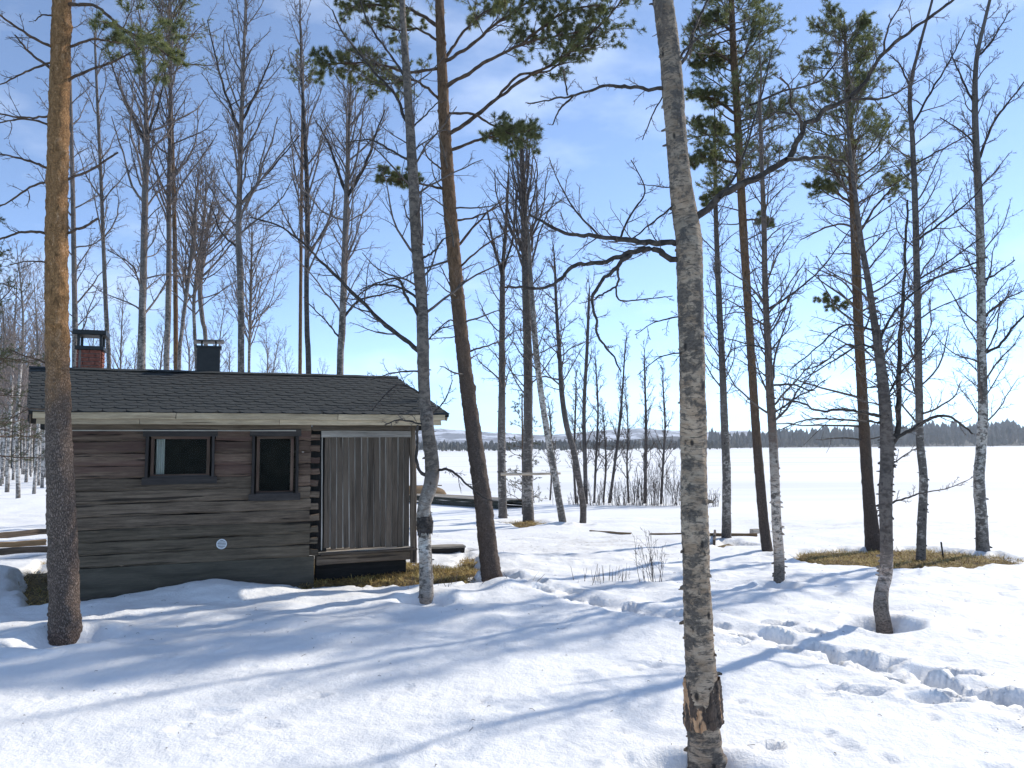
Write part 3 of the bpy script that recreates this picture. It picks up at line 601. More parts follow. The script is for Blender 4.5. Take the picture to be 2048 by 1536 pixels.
# ------------------------------------------------------------------ the cabin
cabin = empty('log_cabin', CE, 'low dark weathered log cabin with shingle roof and slatted porch', 'cabin', rz=CA)
def cbeam(name, p0, p1, wy, hz, mat, parent=None, **kw):
    return beam_obj(name, p0, p1, wy, hz, mat, parent or cabin, **kw)
crng = np.random.default_rng(5)
ZB, ZT, TF = 0.47, 2.64, 0.40                          # bottom and top of the logs, front face
NLOG = 11; hl = (ZT - ZB) / NLOG
W1 = (1.53, 2.65, 1.74, 2.64); W2 = (3.155, 3.99, 1.43, 2.64)   # windows with their frames: s0,s1,z0,z1
S0, S1, S2 = 0.45, 4.155, 4.305
for i in range(NLOG):
    z = ZB + hl * (i + 0.5)
    cuts = []
    for (a, b, z0, z1) in (W1, W2):
        if z > z0 + 0.1: cuts.append((a + 0.04, b - 0.04))
    s = S0; segs = []
    for a, b in cuts: segs.append((s, a)); s = b
    segs.append((s, S1))
    mat = W_RED if i >= 6 else (W_GREY if i >= 3 else W_MOSS)
    for a, b in segs:
        cbeam('log', (a, TF + 0.08, z), (b, TF + 0.08, z), 0.16, hl - 0.005, mat if not (i == 6 and a < 1) else W_GREY, ch=0.014, seg=max(3, int((b - a) * 5)), jit=0.007, rng=crng, bulge=0.002)
    # interlocking log ends at the corner beside the porch, with open notches between
    cbeam('log_end', (S1 - 0.01, TF + 0.085, z - hl * 0.2 + crng.normal(0, .008)), (S2 + crng.uniform(-.02, .015), TF + 0.085, z - hl * 0.2), 0.14, hl * 0.52, mat, ch=0.012, seg=3, jit=0.006, rng=crng)
    # the other walls
    zz = z
    for (pa, pb) in (((S0 + .08, TF + .17), (S0 + .08, 4.2)), ((S1 + .06, TF + .2), (S1 + .06, 4.2)), ((S0, 4.28), (S1 + .1, 4.28))):
        cbeam('log', (pa[0] + SH * (pa[1] - TF), pa[1], zz), (pb[0] + SH * (pb[1] - TF), pb[1], zz), 0.15, hl - 0.004, W_MOSS, ch=0.02, seg=4, jit=0.003, rng=crng)
# plinth, floor and dark room lining
cbeam('plinth', (S0 - .03, TF + .07, 0.21), (4.24, TF + .07, 0.21), 0.12, 0.51, W_PLINTH, ch=0.004, seg=10, jit=0.002)
def quad_part(name, pts, mat, parent=None, th=0.02):
    P = np.array(pts, float); n = norm(np.cross(P[1] - P[0], P[-1] - P[0])); V = np.vstack([P, P + n * th]); k = len(P)
    F = bpy.data.meshes.new(name); F.from_pydata(V.tolist(), [], [list(range(k))[::-1], list(range(k, 2 * k))] + [[i, (i + 1) % k, k + (i + 1) % k, k + i] for i in range(k)])
    F.update(); return obj(name, F, mat, parent or cabin)
def c3(s, t, z): return (s + SH * (t - TF), t, z)
quad_part('floor', [c3(S0 + .1, TF + .2, .5), c3(S1, TF + .2, .5), c3(S1, 4.2, .5), c3(S0 + .1, 4.2, .5)], M_ROOM)
quad_part('ceiling', [c3(S0 + .1, TF + .1, 2.66), c3(5.98, TF + .1, 2.66), c3(5.98, 4.2, 2.66), c3(S0 + .1, 4.2, 2.66)], W_DARK)
quad_part('partition', [c3(S0 + .15, 1.5, .5), c3(S1, 1.5, .5), c3(S1, 1.5, 2.66), c3(S0 + .15, 1.5, 2.66)], M_ROOM)
# gable boards at both ends
for sE, nm in ((S0 + .02, 'gable'), (5.92, 'gable')):
    nb = 14
    for k in range(nb):
        t0, t1 = TF + .1 + (3.8) * k / nb, TF + .1 + 3.8 * (k + 1) / nb - .012; tm = (t0 + t1) / 2
        zt = 2.86 + 0.80 * (1 - abs(tm - 2.348) / 2.348)
        cbeam('gable_board', c3(sE, tm, 2.60), c3(sE, tm, zt), 0.025, t1 - t0, W_BOARD, ch=.003, seg=2, jit=.001)
# windows
def window(Wd, curtain=False):
    a, b, z0, z1 = Wd; fw = 0.125
    e = bpy.data.objects.new('window', None); COL.objects.link(e); e.parent = cabin
    y = TF - 0.012
    for nm, p0, p1 in (('casing', (a, y, z1 - fw / 2), (b, y, z1 - fw / 2)), ('casing', (a, y, z0 + fw / 2), (b, y, z0 + fw / 2))):
        cbeam(nm, p0, p1, 0.04, fw, W_FRAME, e, ch=.006, seg=4, jit=.002)
    for s in (a + fw / 2, b - fw / 2):
        cbeam('casing', (s, y + .004, z0 + fw - .004), (s, y + .004, z1 - fw + .004), 0.042, fw, W_FRAME, e, ch=.006, seg=4, jit=.002)
    sw = 0.05; ia, ib, iz0, iz1 = a + fw - .01, b - fw + .01, z0 + fw - .01, z1 - fw + .01; yy = TF + .05
    for z in (iz0 + sw / 2, iz1 - sw / 2): cbeam('sash', (ia, yy, z), (ib, yy, z), 0.05, sw, W_RED, e, ch=.004, seg=3, jit=.001)
    for s in (ia + sw / 2, ib - sw / 2): cbeam('sash', (s, yy + .003, iz0 + sw), (s, yy + .003, iz1 - sw), 0.05, sw, W_RED, e, ch=.004, seg=3, jit=.001)
    cbeam('sill', (ia, TF + .02, iz0 + .012), (ib, TF + .02, iz0 + .012), 0.06, 0.03, W_FRAME, e, ch=.005, seg=3, jit=.001)
    quad_part('pane', [(ia + sw - .005, yy + .005, iz0 + sw - .005), (ib - sw + .005, yy + .005, iz0 + sw - .005), (ib - sw + .005, yy + .005, iz1 - sw + .005), (ia + sw - .005, yy + .005, iz1 - sw + .005)], M_GLASS, e, 0.004)
    if curtain:
        n = 26; u = np.linspace(0, 1, n); zz = np.linspace(iz0 + .05, iz1 - .04, 10); s0 = ia + .07
        V = [(s0 + .13 * uu * (1 - .25 * (z - iz0) / (iz1 - iz0) * 0), yy + .09 + .022 * math.sin(uu * 22 + z), z) for z in zz for uu in u]
        idx = np.arange(len(V)).reshape(10, n); Q = np.stack([idx[:-1, :-1], idx[:-1, 1:], idx[1:, 1:], idx[1:, :-1]], -1).reshape(-1, 4)
        obj('curtain', mesh_np('curtain', V, Q), M_CLOTH, e)
    return e
window(W1, True); window(W2)
# round wall vent
vs, vz = 2.75, 0.75
ve = bpy.data.objects.new('vent', None); COL.objects.link(ve); ve.parent = cabin
def disc(name, r, y, th, mat, parent, n=28, ri=0.0):
    V = []; F = []
    for yy in (y, y - th):
        for i in range(n): V.append((vs + r * math.cos(i * 6.2832 / n), yy, vz + r * math.sin(i * 6.2832 / n)))
    F = [list(range(n, 2 * n))] + [[i, (i + 1) % n, n + (i + 1) % n, n + i] for i in range(n)]
    me = bpy.data.meshes.new(name); me.from_pydata(V, [], F); me.update(); return obj(name, me, mat, parent)
disc('vent_plate', 0.082, TF - .004, 0.016, M_VENT, ve)
disc('vent_opening', 0.066, TF - .0205, 0.002, M_CAP, ve)
for k in range(5):
    z = vz - 0.048 + 0.024 * k; hw = math.sqrt(0.07 ** 2 - (z - vz) ** 2)
    cbeam('vent_slat', (vs - hw, TF - .026, z), (vs + hw, TF - .026, z), 0.010, 0.012, M_VENT, ve, ch=.002, seg=1, jit=0.0, roll=0.5)
# porch: vertical boards in two layers, head rail, post, deck and joist
NB = 14; pb0, pb1 = 4.385, 5.90
bw = (pb1 - pb0) / NB
for k in range(NB):
    s = pb0 + bw * (k + 0.5); zb = 0.585 - 0.03 * k / NB + crng.normal(0, .008)
    wd = bw * crng.uniform(0.78, 0.92); tilt = crng.normal(0, .006)
    cbeam('board', (s + tilt + .012, TF + .045, zb), (s - tilt, TF + .045, 2.60), wd, 0.026, W_BOARD, ch=.004, seg=6, jit=.003, rng=crng, roll=math.pi / 2 * 0)
    if k < NB - 1:
        cbeam('backing_board', (s + bw / 2 + .012, TF + .060, zb + .01), (s + bw / 2, TF + .060, 2.58), bw * 0.6, 0.014, W_PALE, ch=.002, seg=3, jit=.001, rng=crng)  # strip in each gap, coloured pale to stand for sunlight
cbeam('backing_board', (4.26, TF + .17, .5), (4.26, TF + .17, 2.62), 0.40, .03, W_DARK, ch=.003, seg=3, jit=.001)  # dark board added to stand for the shade inside the log notches
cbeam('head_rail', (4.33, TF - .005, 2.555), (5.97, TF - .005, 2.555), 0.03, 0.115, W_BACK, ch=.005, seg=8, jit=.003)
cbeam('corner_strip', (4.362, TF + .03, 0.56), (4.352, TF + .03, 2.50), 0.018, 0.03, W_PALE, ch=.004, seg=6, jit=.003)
cbeam('post', (5.985, TF + .04, 0.26), (5.955, TF + .04, 2.68), 0.10, 0.14, W_GREY, ch=.02, seg=8, jit=.006)
cbeam('porch_beam', (4.28, TF + .06, 0.385), (5.93, TF + .06, 0.395), 0.10, 0.155, W_GREY, ch=.012, seg=8, jit=.005)
for k in range(9):
    tt = TF - .02 + k * 0.135
    cbeam('deck_plank', (4.34 + SH * (tt - TF), tt, 0.50), (6.02 + SH * (tt - TF), tt, 0.505), 0.12, 0.035, W_DOCK if k % 3 else W_BOARD, ch=.004, seg=5, jit=.003, rng=crng)
for (s, t) in ((4.5, .9), (5.9, .9), (5.95, 2.2), (4.6, 2.2)):
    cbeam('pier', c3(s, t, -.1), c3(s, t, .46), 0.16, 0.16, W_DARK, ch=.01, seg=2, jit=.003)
cbeam('porch_shade_board', (4.3, TF + .30, .12), (5.9, TF + .30, .12), .03, .50, W_DARK, ch=.003, seg=4, jit=.002)  # dark sheet added in place of the shade beneath the porch
cbeam('tie_beam', (4.2, TF + .06, 2.655), (6.05, TF + .06, 2.655), 0.10, 0.09, W_GREY, ch=.01, seg=6, jit=.004)
# eaves boards
for (a, b) in ((0.06, 2.02), (2.03, 4.55), (4.56, 6.44)):
    cbeam('fascia_board', (a, 0.012 - .004, 2.835 - .0), (b, 0.012 - .004, 2.835), 0.024, 0.10, W_FASCIA, ch=.004, seg=8, jit=.0025, rng=crng)
for (a, b) in ((0.10, 1.50), (1.51, 3.60), (3.61, 6.38)):
    cbeam('fascia_board', (a, 0.038, 2.745), (b, 0.038, 2.745), 0.022, 0.09, W_FASCIA, ch=.004, seg=8, jit=.003, rng=crng)
cbeam('frieze_board', (0.42, TF - .016, 2.665), (4.16, TF - .016, 2.665), 0.026, 0.11, W_GREY, ch=.004, seg=10, jit=.003)
cbeam('frieze_board', (4.17, TF - .02, 2.715), (6.02, TF - .02, 2.715), 0.026, 0.19, W_BOARD, ch=.004, seg=8, jit=.003)
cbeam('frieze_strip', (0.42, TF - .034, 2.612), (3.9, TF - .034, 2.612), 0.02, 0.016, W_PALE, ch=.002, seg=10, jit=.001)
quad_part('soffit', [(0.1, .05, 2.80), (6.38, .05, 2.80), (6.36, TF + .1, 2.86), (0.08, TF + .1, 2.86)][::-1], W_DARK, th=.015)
for s in (0.30, 5.97):
    cbeam('purlin', (s - .22 if s < 1 else s - .1, TF + .10, 2.70), (s + .25 if s < 1 else s + .34, TF + .10, 2.70), 0.15, 0.15, W_DARK, ch=.02, seg=3, jit=.004)
# roof
roof = bpy.data.objects.new('roof', None); COL.objects.link(roof); roof.parent = cabin
TRD, RISE, ZE = 2.348, 0.871, 2.892
e1 = -0.468
def rp(s, v, lift=0.0, back=False):
    """point on the roof: s along the eave, v 0 eave .. 1 ridge"""
    sag = -0.012 * math.sin(math.pi * min(max(s / 6.5, 0), 1)) * v
    nx = np.array([0, -RISE, TRD]) / math.hypot(RISE, TRD)
    if back: return np.array([s + e1 * (2 - v), 2 * TRD - TRD * v, ZE + RISE * v + lift])
    return np.array([s + e1 * v, TRD * v, ZE + RISE * v + sag]) + nx * lift
LR = 6.514
for back in (False, True):
    P = [rp(0, 0, 0, back), rp(LR, 0, 0, back), rp(LR, 1, 0, back), rp(0, 1, 0, back)]
    if back: P = P[::-1]
    V = np.array(P); V2 = V + np.array([0, 0, -0.045]); A = np.vstack([V2, V])
    me = bpy.data.meshes.new('roof_deck'); me.from_pydata(A.tolist(), [], [[3, 2, 1, 0], [4, 5, 6, 7], [0, 1, 5, 4], [1, 2, 6, 5], [2, 3, 7, 6], [3, 0, 4, 7]]); me.update()
    obj('roof_deck', me, W_DARK, roof)
    B = Batch(); NR = 17; tw = 0.333
    for r in range(NR):
        v0 = r / NR - (0.012 if r == 0 else 0.0); v1 = min(1.0, (r + 1) / NR + 0.022)
        off = (r % 2) * tw / 2 + crng.uniform(-.02, .02)
        k = -1
        while True:
            a, b = k * tw + off, (k + 1) * tw + off; k += 1
            if a > LR + 0.02: break
            a2, b2 = max(a, -0.03), min(b, LR + 0.03)
            if b2 - a2 < 0.03: continue
            lf = 0.010 + crng.uniform(0, .007); g = 0.004; vm = v0 + 0.4 / NR
            pts = [(a2 + g, vm, lf), (a2 + (b2 - a2) * .22, v0 + crng.normal(0, .002), lf + .002), (a2 + (b2 - a2) * .78, v0 + crng.normal(0, .002), lf + .002), (b2 - g, vm, lf), (b2 - g, v1, .003), (a2 + g, v1, .003)]
            top = np.array([rp(s, v, l, back) for s, v, l in pts]); bot = np.array([rp(s, v, max(l - .008, .001), back) for s, v, l in pts[:4]])
            Vt = np.vstack([top, bot]); T = [(0, 1, 5), (1, 4, 5), (1, 2, 4), (2, 3, 4)]; Q = [(6, 7, 1, 0), (7, 8, 2, 1), (8, 9, 3, 2)]
            B.add(Vt, Q, T)
    tag(obj('shingles', B.mesh('shingles', smooth=False), M_FELT, roof), kind='stuff')
rc0, rc1 = rp(-0.03, 1, .012), rp(LR + .03, 1, .012)
V = []
for k in range(25):
    p = rc0 + (rc1 - rc0) * k / 24; dz = crng.normal(0, .003)
    V += [p + (0.02, -.12, -.045 + .012 + dz), p + (0, 0, .012 + dz), p + (-.02, .12, -.033 + dz)]
idx = np.arange(75).reshape(25, 3); Q = np.stack([idx[:-1, :-1], idx[1:, :-1], idx[1:, 1:], idx[:-1, 1:]], -1).reshape(-1, 4)
obj('ridge_cap', mesh_np('ridge_cap', V, Q[:, ::-1], smooth=False), M_FELT, roof)
for s, dx in ((0.0, .02), (LR, -.02)):
    for back in (False, True):
        p0, p1 = rp(s + dx, 0.01, -.085, back), rp(s + dx, .995, -.085, back)
        cbeam('barge_board', p0, p1, 0.025, 0.085, W_FASCIA if s > 1 and not back else W_BOARD, roof, ch=.003, seg=5, jit=.002)
# chimneys
def chim_at(pxl, pxr, v):
    """cabin coordinates (s) of picture columns on the roof line at v"""
    out = []
    for x in (pxl, pxr):
        best = None
        for s in np.linspace(-1, 7, 801):
            q = rp(s, v); wp = np.array([*(CE[:2] + CD * q[0] + CN * q[1]), q[2]]) - CAM
            xx = PW / 2 + FPX * (wp @ RT) / (wp @ FW)
            if best is None or abs(xx - x) < best[0]: best = (abs(xx - x), s, q)
        out.append(best)
    return out
(_, sA, qA), (_, sB, qB) = chim_at(158, 205, 1.0)
ch = bpy.data.objects.new('brick_chimney', None); COL.objects.link(ch); ch.parent = cabin; ch['label'] = 'red brick chimney with black metal cap frame'
cw = (qB[0] - qA[0]); cx, cy = (qA[0] + qB[0]) / 2 - .05, TRD + .28; zt = 4.13
bl, bh = (cw + .012) / 2, 0.0725
me_b = {}
core = beam_obj('chimney_core', (cx, cy, 3.3), (cx, cy, zt - .01), cw - .03, cw - .03, M_MORTAR, ch, ch=.003, seg=2, jit=0)
for r in range(11):
    z = zt - bh * (r + .5)
    for side in range(4):
        for k in (0, 1, 2) if r % 2 else (0, 1):
            if r % 2: u0, u1 = [(-cw / 2 + .055, -bl / 2 + .0), (-bl / 2, bl / 2), (bl / 2, cw / 2 - .0)][k]
            else: u0, u1 = [(-cw / 2 + .055, 0), (0, cw / 2)][k]
            u0 += .005; u1 -= .005; y = -cw / 2
            pa, pb = np.array([u0, y]), np.array([u1, y]); ca, sa = math.cos(side * math.pi / 2), math.sin(side * math.pi / 2)
            rot = lambda q: (cx + q[0] * ca - q[1] * sa, cy + q[0] * sa + q[1] * ca, z)
            beam_obj('brick', rot(pa), rot(pb), 0.03, bh - .011, M_BRICK, ch, ch=.004, seg=1, jit=.0015, rng=crng)
def ring_frame(z, w_, h, mat, name):
    for side in range(4):
        ca, sa = math.cos(side * math.pi / 2), math.sin(side * math.pi / 2); y = -w_ / 2 + .02
        beam_obj(name, (cx + (-w_ / 2) * ca - y * sa, cy + (-w_ / 2) * sa + y * ca, z), (cx + (w_ / 2 - .04) * ca - y * sa, cy + (w_ / 2 - .04) * sa + y * ca, z), 0.04, h, mat, ch, ch=.004, seg=1, jit=0)
ring_frame(zt + .03, cw + .09, 0.07, M_BLACK, 'cap_rim')
for dx in (-1, 1):
    for dy in (-1, 1):
        beam_obj('cap_leg', (cx + dx * (cw / 2 - .01), cy + dy * (cw / 2 - .01), zt + .06), (cx + dx * (cw / 2 - .01), cy + dy * (cw / 2 - .01), zt + .27), .045, .045, M_BLACK, ch, ch=.003, seg=1, jit=0)
beam_obj('cap_plate', (cx - cw / 2 - .08, cy, zt + .31), (cx + cw / 2 + .08, cy, zt + .31), cw + .16, .09, M_BLACK, ch, ch=.012, seg=1, jit=0)
(_, sA, qA), (_, sB, qB) = chim_at(398, 445, 1.0)
c2 = bpy.data.objects.new('metal_chimney', None); COL.objects.link(c2); c2.parent = cabin; c2['label'] = 'black sheet metal chimney with thin flat rain plate'
cw2 = qB[0] - qA[0]; cx2, cy2 = (qA[0] + qB[0]) / 2 - .05, TRD + .25; zt2 = 4.245
beam_obj('chimney_body', (cx2, cy2, 3.3), (cx2, cy2, zt2), cw2, cw2, M_BLACK, c2, ch=.012, seg=3, jit=.001)
beam_obj('chimney_rim', (cx2, cy2, zt2 - .0), (cx2, cy2, zt2 + .03), cw2 + .05, cw2 + .05, M_BLACK, c2, ch=.006, seg=1, jit=0)
for dx in (-1, 1):
    for dy in (-1, 1):
        beam_obj('cap_leg', (cx2 + dx * cw2 * .3, cy2 + dy * cw2 * .3, zt2 + .03), (cx2 + dx * cw2 * .3, cy2 + dy * cw2 * .3, zt2 + .12), .03, .03, M_BLACK, c2, ch=.003, seg=1, jit=0)
beam_obj('rain_plate', (cx2 - cw2 / 2 - .06, cy2, zt2 + .128), (cx2 + cw2 / 2 + .06, cy2, zt2 + .140), cw2 + .14, .014, M_CAP, c2, ch=.002, seg=2, jit=.001)
print('setting done', round(time.time() - T0, 1))

# ------------------------------------------------------------------ trees
def trunk_mesh(name, P, Rd, origin, S, seed, kind, flare=0.10, rough=1.0):
    """rings with root flare, bumps and scars; 'bark' attribute holds straightened coordinates"""
    rng = np.random.default_rng(seed); K = len(P)
    _, A, B = frames(P[None]); A, B = A[0], B[0]
    h = np.concatenate([[0], np.cumsum(np.linalg.norm(np.diff(P, axis=0), axis=1))])
    th = np.arange(S) * 2 * np.pi / S
    base = Rd * (1 + flare * np.exp(-np.maximum(h - 0.35, 0) / 0.16))
    r = np.repeat(base[:, None], S, 1)
    TH, HH = np.meshgrid(th, h); bumpv = np.zeros_like(TH)
    for k in range(7):
        f = rng.uniform(2, 16) if kind == 'birch' else rng.uniform(3, 22); m = rng.integers(1, 6)
        bumpv += rng.uniform(.3, 1) * np.sin(HH * f + m * TH + rng.uniform(0, 6))
    bumpv += rng.normal(0, 1.3, TH.shape) * (1.0 if kind == 'pine' else 0.8)
    r = r * (1 + 0.0125 * rough * bumpv)
    for k in range(int(h[-1] * (2.2 if kind == 'birch' else 1.2))):
        hc, tcn, sg = rng.uniform(.2, h[-1]), rng.uniform(0, 6.28), rng.uniform(.02, .06)
        dth = (TH - tcn + np.pi) % (2 * np.pi) - np.pi
        r *= 1 + rng.uniform(-.08, .2) * rough * np.exp(-((HH - hc) / sg) ** 2 - (dth / rng.uniform(.3, .8)) ** 2)
    ring = A[:, None] * np.cos(th)[None, :, None] + B[:, None] * np.sin(th)[None, :, None]
    V = P[:, None] + ring * r[..., None]
    off = rng.uniform(-20, 20, 2); R0 = max(Rd.max(), .05)
    bark = np.stack([np.cos(TH) * R0 + off[0], np.sin(TH) * R0 + off[1], HH - 0.35], -1)
    idx = np.arange(K * S).reshape(K, S); a = idx[:-1]; b = np.roll(a, -1, 1); d = idx[1:]; c = np.roll(d, -1, 1)
    return mesh_np(name, V.reshape(-1, 3) - origin, np.stack([a, b, c, d], -1).reshape(-1, 4), None, {'bark': bark.reshape(-1, 3)}), V
def flakes(V, Rd, rng, n, hr, origin, size=0.03):
    """curls of peeling bark standing off the stem"""
    K, S, _ = V.shape; B = Batch()
    k = rng.integers(int(K * hr[0]), int(K * hr[1]), n); s = rng.integers(0, S, n)
    p = V[k, s]; c = V[k].mean(1); o = norm(p - c); t = norm(np.cross(o, [0, 0, 1.]))
    l = size * rng.uniform(.4, 1.5, (n, 1)); hgt = size * rng.uniform(.4, 1.6, (n, 1)); sg = rng.choice([-1, 1], (n, 1))
    a = p - o * .004; b = a + np.array([0, 0, 1.]) * hgt; c1 = p + t * l * .6 * sg + o * l * .45; d1 = c1 + np.array([0, 0, 1.]) * hgt * .8; e1_ = p + t * l * .7 * sg + o * l * 1.0; f1 = e1_ + np.array([0, 0, 1.]) * hgt * .5
    VV = np.stack([a, b, d1, c1, f1, e1_], 1).reshape(-1, 3); i = np.arange(n)[:, None] * 6
    return VV - origin, np.concatenate([i + [0, 3, 2, 1], i + [3, 5, 4, 2]])

STATS = [0]
def tree(name, label, cat, kind, path, mat, ext=3.0, seed=1, limbs=(), crown=None, S=14, group=None, Y=None, lean=0.0, flake=0, needle_mat=None, twig_mat=None, limb_mat=None, dz=-0.08, dead=None, step=0.05, rough=1.0, flake_range=(.02, .5), extlean=None):
    """path: [(px,py,width px)] from the base up; limbs: traced [(points, w0, w1, depth change at tip, twigs)]"""
    rng = np.random.default_rng(seed)
    bx, by = path[0][:2]
    if Y is None: Y = gpx(bx, by, dz)[1]
    n = len(path); pts = []; rad = []
    for i, (x, y, wd) in enumerate(path):
        p = at(x, y, Y + lean * i / (n - 1) + (rng.normal(0, .05) if 0 < i else 0)); pts.append(p); rad.append(wd * .94 / 2 * ((p - CAM) @ FW) / FPX)
    base = pts[0].copy(); sub = base + np.array([0, 0, -.4]); pts = [sub] + pts; rad = [rad[0] * 1.08] + rad
    frame_top = len(pts) - 1
    if ext > 0:
        d = norm(pts[-1] - pts[-2]) if extlean is None else norm(np.array(extlean, float)); r0 = rad[-1]
        for k in (1, 2, 3, 4):
            d = norm(d + np.array([rng.normal(0, .05), rng.normal(0, .05), .1])); pts.append(pts[-1] + d * ext / 4); rad.append(max(r0 * (1 - .24 * k), .006))
    tot = np.linalg.norm(np.diff(np.array(pts), axis=0), axis=1).sum(); K = max(24, int(tot / step))
    q = resample(np.column_stack([np.array(pts), rad]), K); P, Rd = q[:, :3], np.maximum(q[:, 3], .004)
    root = empty(name, base, label, cat, group)
    me, V = trunk_mesh('trunk', P, Rd, base, S, seed, kind, rough=rough); tr = obj('trunk', me, mat, root)
    D = np.linalg.norm(base - CAM); rmin = 0.00022 * D + .0006
    hgt = P[:, 2]
    def tpar(y):          # trunk parameter whose picture row is y
        dd = P - CAM; yy = PH / 2 - FPX * (dd @ UP) / (dd @ FW); return float(np.interp(-y, -yy, np.linspace(0, 1, K)))
    tw = Batch(); nd = Batch()
    lm = limb_mat or (M_LIMB if kind == 'birch' else M_PLIMB)
    for lb in limbs:
        ps, w0, w1, dy, ntw = lb[:5]; opt = lb[5] if len(lb) > 5 else {}
        Yl = Y + lean * 0.5 + opt.get('y0', 0.0)
        lp = np.array([at(x, y, Yl + dy * (i / (len(ps) - 1)) ** 1.2) for i, (x, y) in enumerate(ps)])
        if opt.get('root', True):     # start inside the stem
            j = np.argmin(np.linalg.norm(P - lp[0], axis=1)); lp[0] = P[j] * .9 + lp[0] * .1
        lr = np.linspace(w0, w1, len(ps)) / 2 * Yl / FPX
        m = max(10, int(len(ps) * 6)); ql = resample(np.column_stack([lp, lr]), m); LP, LR_ = ql[None, :, :3], np.maximum(ql[None, :, 3], rmin)
        LP = LP.copy(); jw = rng.normal(0, 1, LP.shape); jw = (jw + np.roll(jw, 1, 1)) / 2; LP[:, 1:-1] += (jw * np.minimum(LR_ * .5, .012)[..., None])[:, 1:-1]
        LRb = LR_ * (1 + rng.normal(0, .07, LR_.shape))
        v, qd = tubes(LP, LRb, 8); obj('limb', mesh_np('limb', v - base, qd), lm, root)
        if ntw:
            if kind == 'birch':
                a, ra = spawn(LP, LR_, ntw, .12, 1, opt.get('L', .28), opt.get('ang', .8), opt.get('up', .10), .12, 6, rng, .6, rmin, Lmax=opt.get('Lmax', 1.0), taper=.45)
                b, rb = spawn(a, ra, 6, .15, 1, .42, .75, .02, .16, 4, rng, .7, rmin); c, rc = spawn(b, rb, 4, .2, 1, .5, .7, 0.0, .18, 2, rng, .8, rmin)
                tw.tube(a, ra, 4); tw.spike(b, rb * .9); tw.spike(c, rc * .7)
            else:
                t0 = opt.get('t0', .35)
                a, ra = spawn(LP, LR_, ntw, t0, 1, opt.get('L', .30), .75, .06, .10, 6, rng, .55, rmin, flat=.5, Lmax=opt.get('Lmax', .9), taper=.4)
                b, rb = spawn(a, ra, 5, .2, 1, .45, .7, .06, .12, 4, rng, .7, rmin, flat=.3); tw.tube(a, ra, 4); tw.tube(b, rb, 3)
                if opt.get('needles', True):
                    dn = opt.get('dens', 1.0); c, rc = spawn(b, rb, 3, .35, 1, .5, .6, .05, .1, 3, rng, .8, rmin); tw.spike(c, rc)
                    nd.add(*(lambda z: (z[0], None, z[1]))(needles(c, rng, int(30 * dn), .08, .0085))); nd.add(*(lambda z: (z[0], None, z[1]))(needles(b, rng, int(26 * dn), .08, .0085, .4)))
    TP, TRr = P[None], Rd[None]
    for cset in (crown or []):
        c = dict(n=24, y0=600, y1=-1e4, L=.16, ang=.75, up=.10, n2=7, n3=6, n4=3, Lmax=3.0, wob=.13, needle=0, flat=.2, taper=.6, droop=0.0, rf=.5, up2=.06, L2=.42, L3=.42); c.update(cset)
        t0, t1 = tpar(c['y0']), (tpar(c['y1']) if c['y1'] > -5000 else .985)
        a, ra = spawn(TP, TRr, c['n'], t0, t1, c['L'], c['ang'], c['up'], c['wob'], 9, rng, c['rf'], rmin, taper=c['taper'], Lmax=c['Lmax'], droop=c['droop'])
        tw.tube(a, ra, 6)
        if kind == 'pine' or c['needle']:
            b, rb = spawn(a, ra, c['n2'], .35 if c['needle'] else .15, 1, c['L2'], .75, c['up2'], .12, 5, rng, .6, rmin, flat=.45, taper=.4); tw.tube(b, rb, 4)
            d_, rd = spawn(b, rb, c['n3'], .2, 1, c['L3'], .7, .05, .12, 3, rng, .7, rmin, flat=.2); tw.spike(d_, rd)
            if c['needle']:
                V_, T_ = needles(d_, rng, int(c['needle'] * 1.4), .085, .0095 if D < 20 else .014); nd.add(V_, None, T_)
                V_, T_ = needles(b, rng, int(c['needle'] * 1.4), .08, .0095 if D < 20 else .014, .45); nd.add(V_, None, T_)
        else:
            b, rb = spawn(a, ra, c['n2'], .14, 1, c['L2'], .72, c['up2'], .17, 6, rng, .6, rmin, taper=.55); tw.tube(b, rb, 3)
            d_, rd = spawn(b, rb, c['n3'], .12, 1, c['L3'], .75, -.03, .20, 3, rng, .7, rmin, taper=.5); tw.spike(d_, rd * .85)
            if c['n4']:
                e, re = spawn(d_, rd, c['n4'] + 1, .15, 1, .55, .6, 0.0, .16, 2, rng, .8, rmin); tw.spike(e, re * .72)
    if dead:
        a, ra = spawn(TP, TRr, dead[0], tpar(dead[1]), tpar(dead[2]), dead[3], 1.25, dead[4] if len(dead) > 4 else -.01, .12, 7, rng, .30, rmin * 1.3, Lmax=2.2, taper=.2)
        b, rb = spawn(a, ra, 4, .25, 1, .35, .8, 0, .16, 4, rng, .6, rmin); dt = Batch(); dt.tube(a, ra, 6); dt.tube(b, rb, 3)
        obj('dead_branches', dt.mesh('dead_branches', base), M_DEAD, root); STATS[0] += sum(map(len, dt.Q)) * 2
    if tw.n: obj('branches', tw.mesh('branches', base), twig_mat or (M_TWIG if kind == 'birch' else M_PLIMB), root); STATS[0] += sum(map(len, tw.Q)) * 2 + sum(map(len, tw.T))
    if nd.n: obj('needles', nd.mesh('needles', base, smooth=False), needle_mat or M_NEEDLE, root); STATS[0] += sum(map(len, nd.T))
    if flake:
        fv, fq = flakes(V, Rd, rng, flake, flake_range, base, .022 + .0006 * D); tag(obj('peeling_bark', mesh_np('peeling_bark', fv, fq, None, {'bark': fv}), mat, root), kind='stuff')
    return root, P, Rd

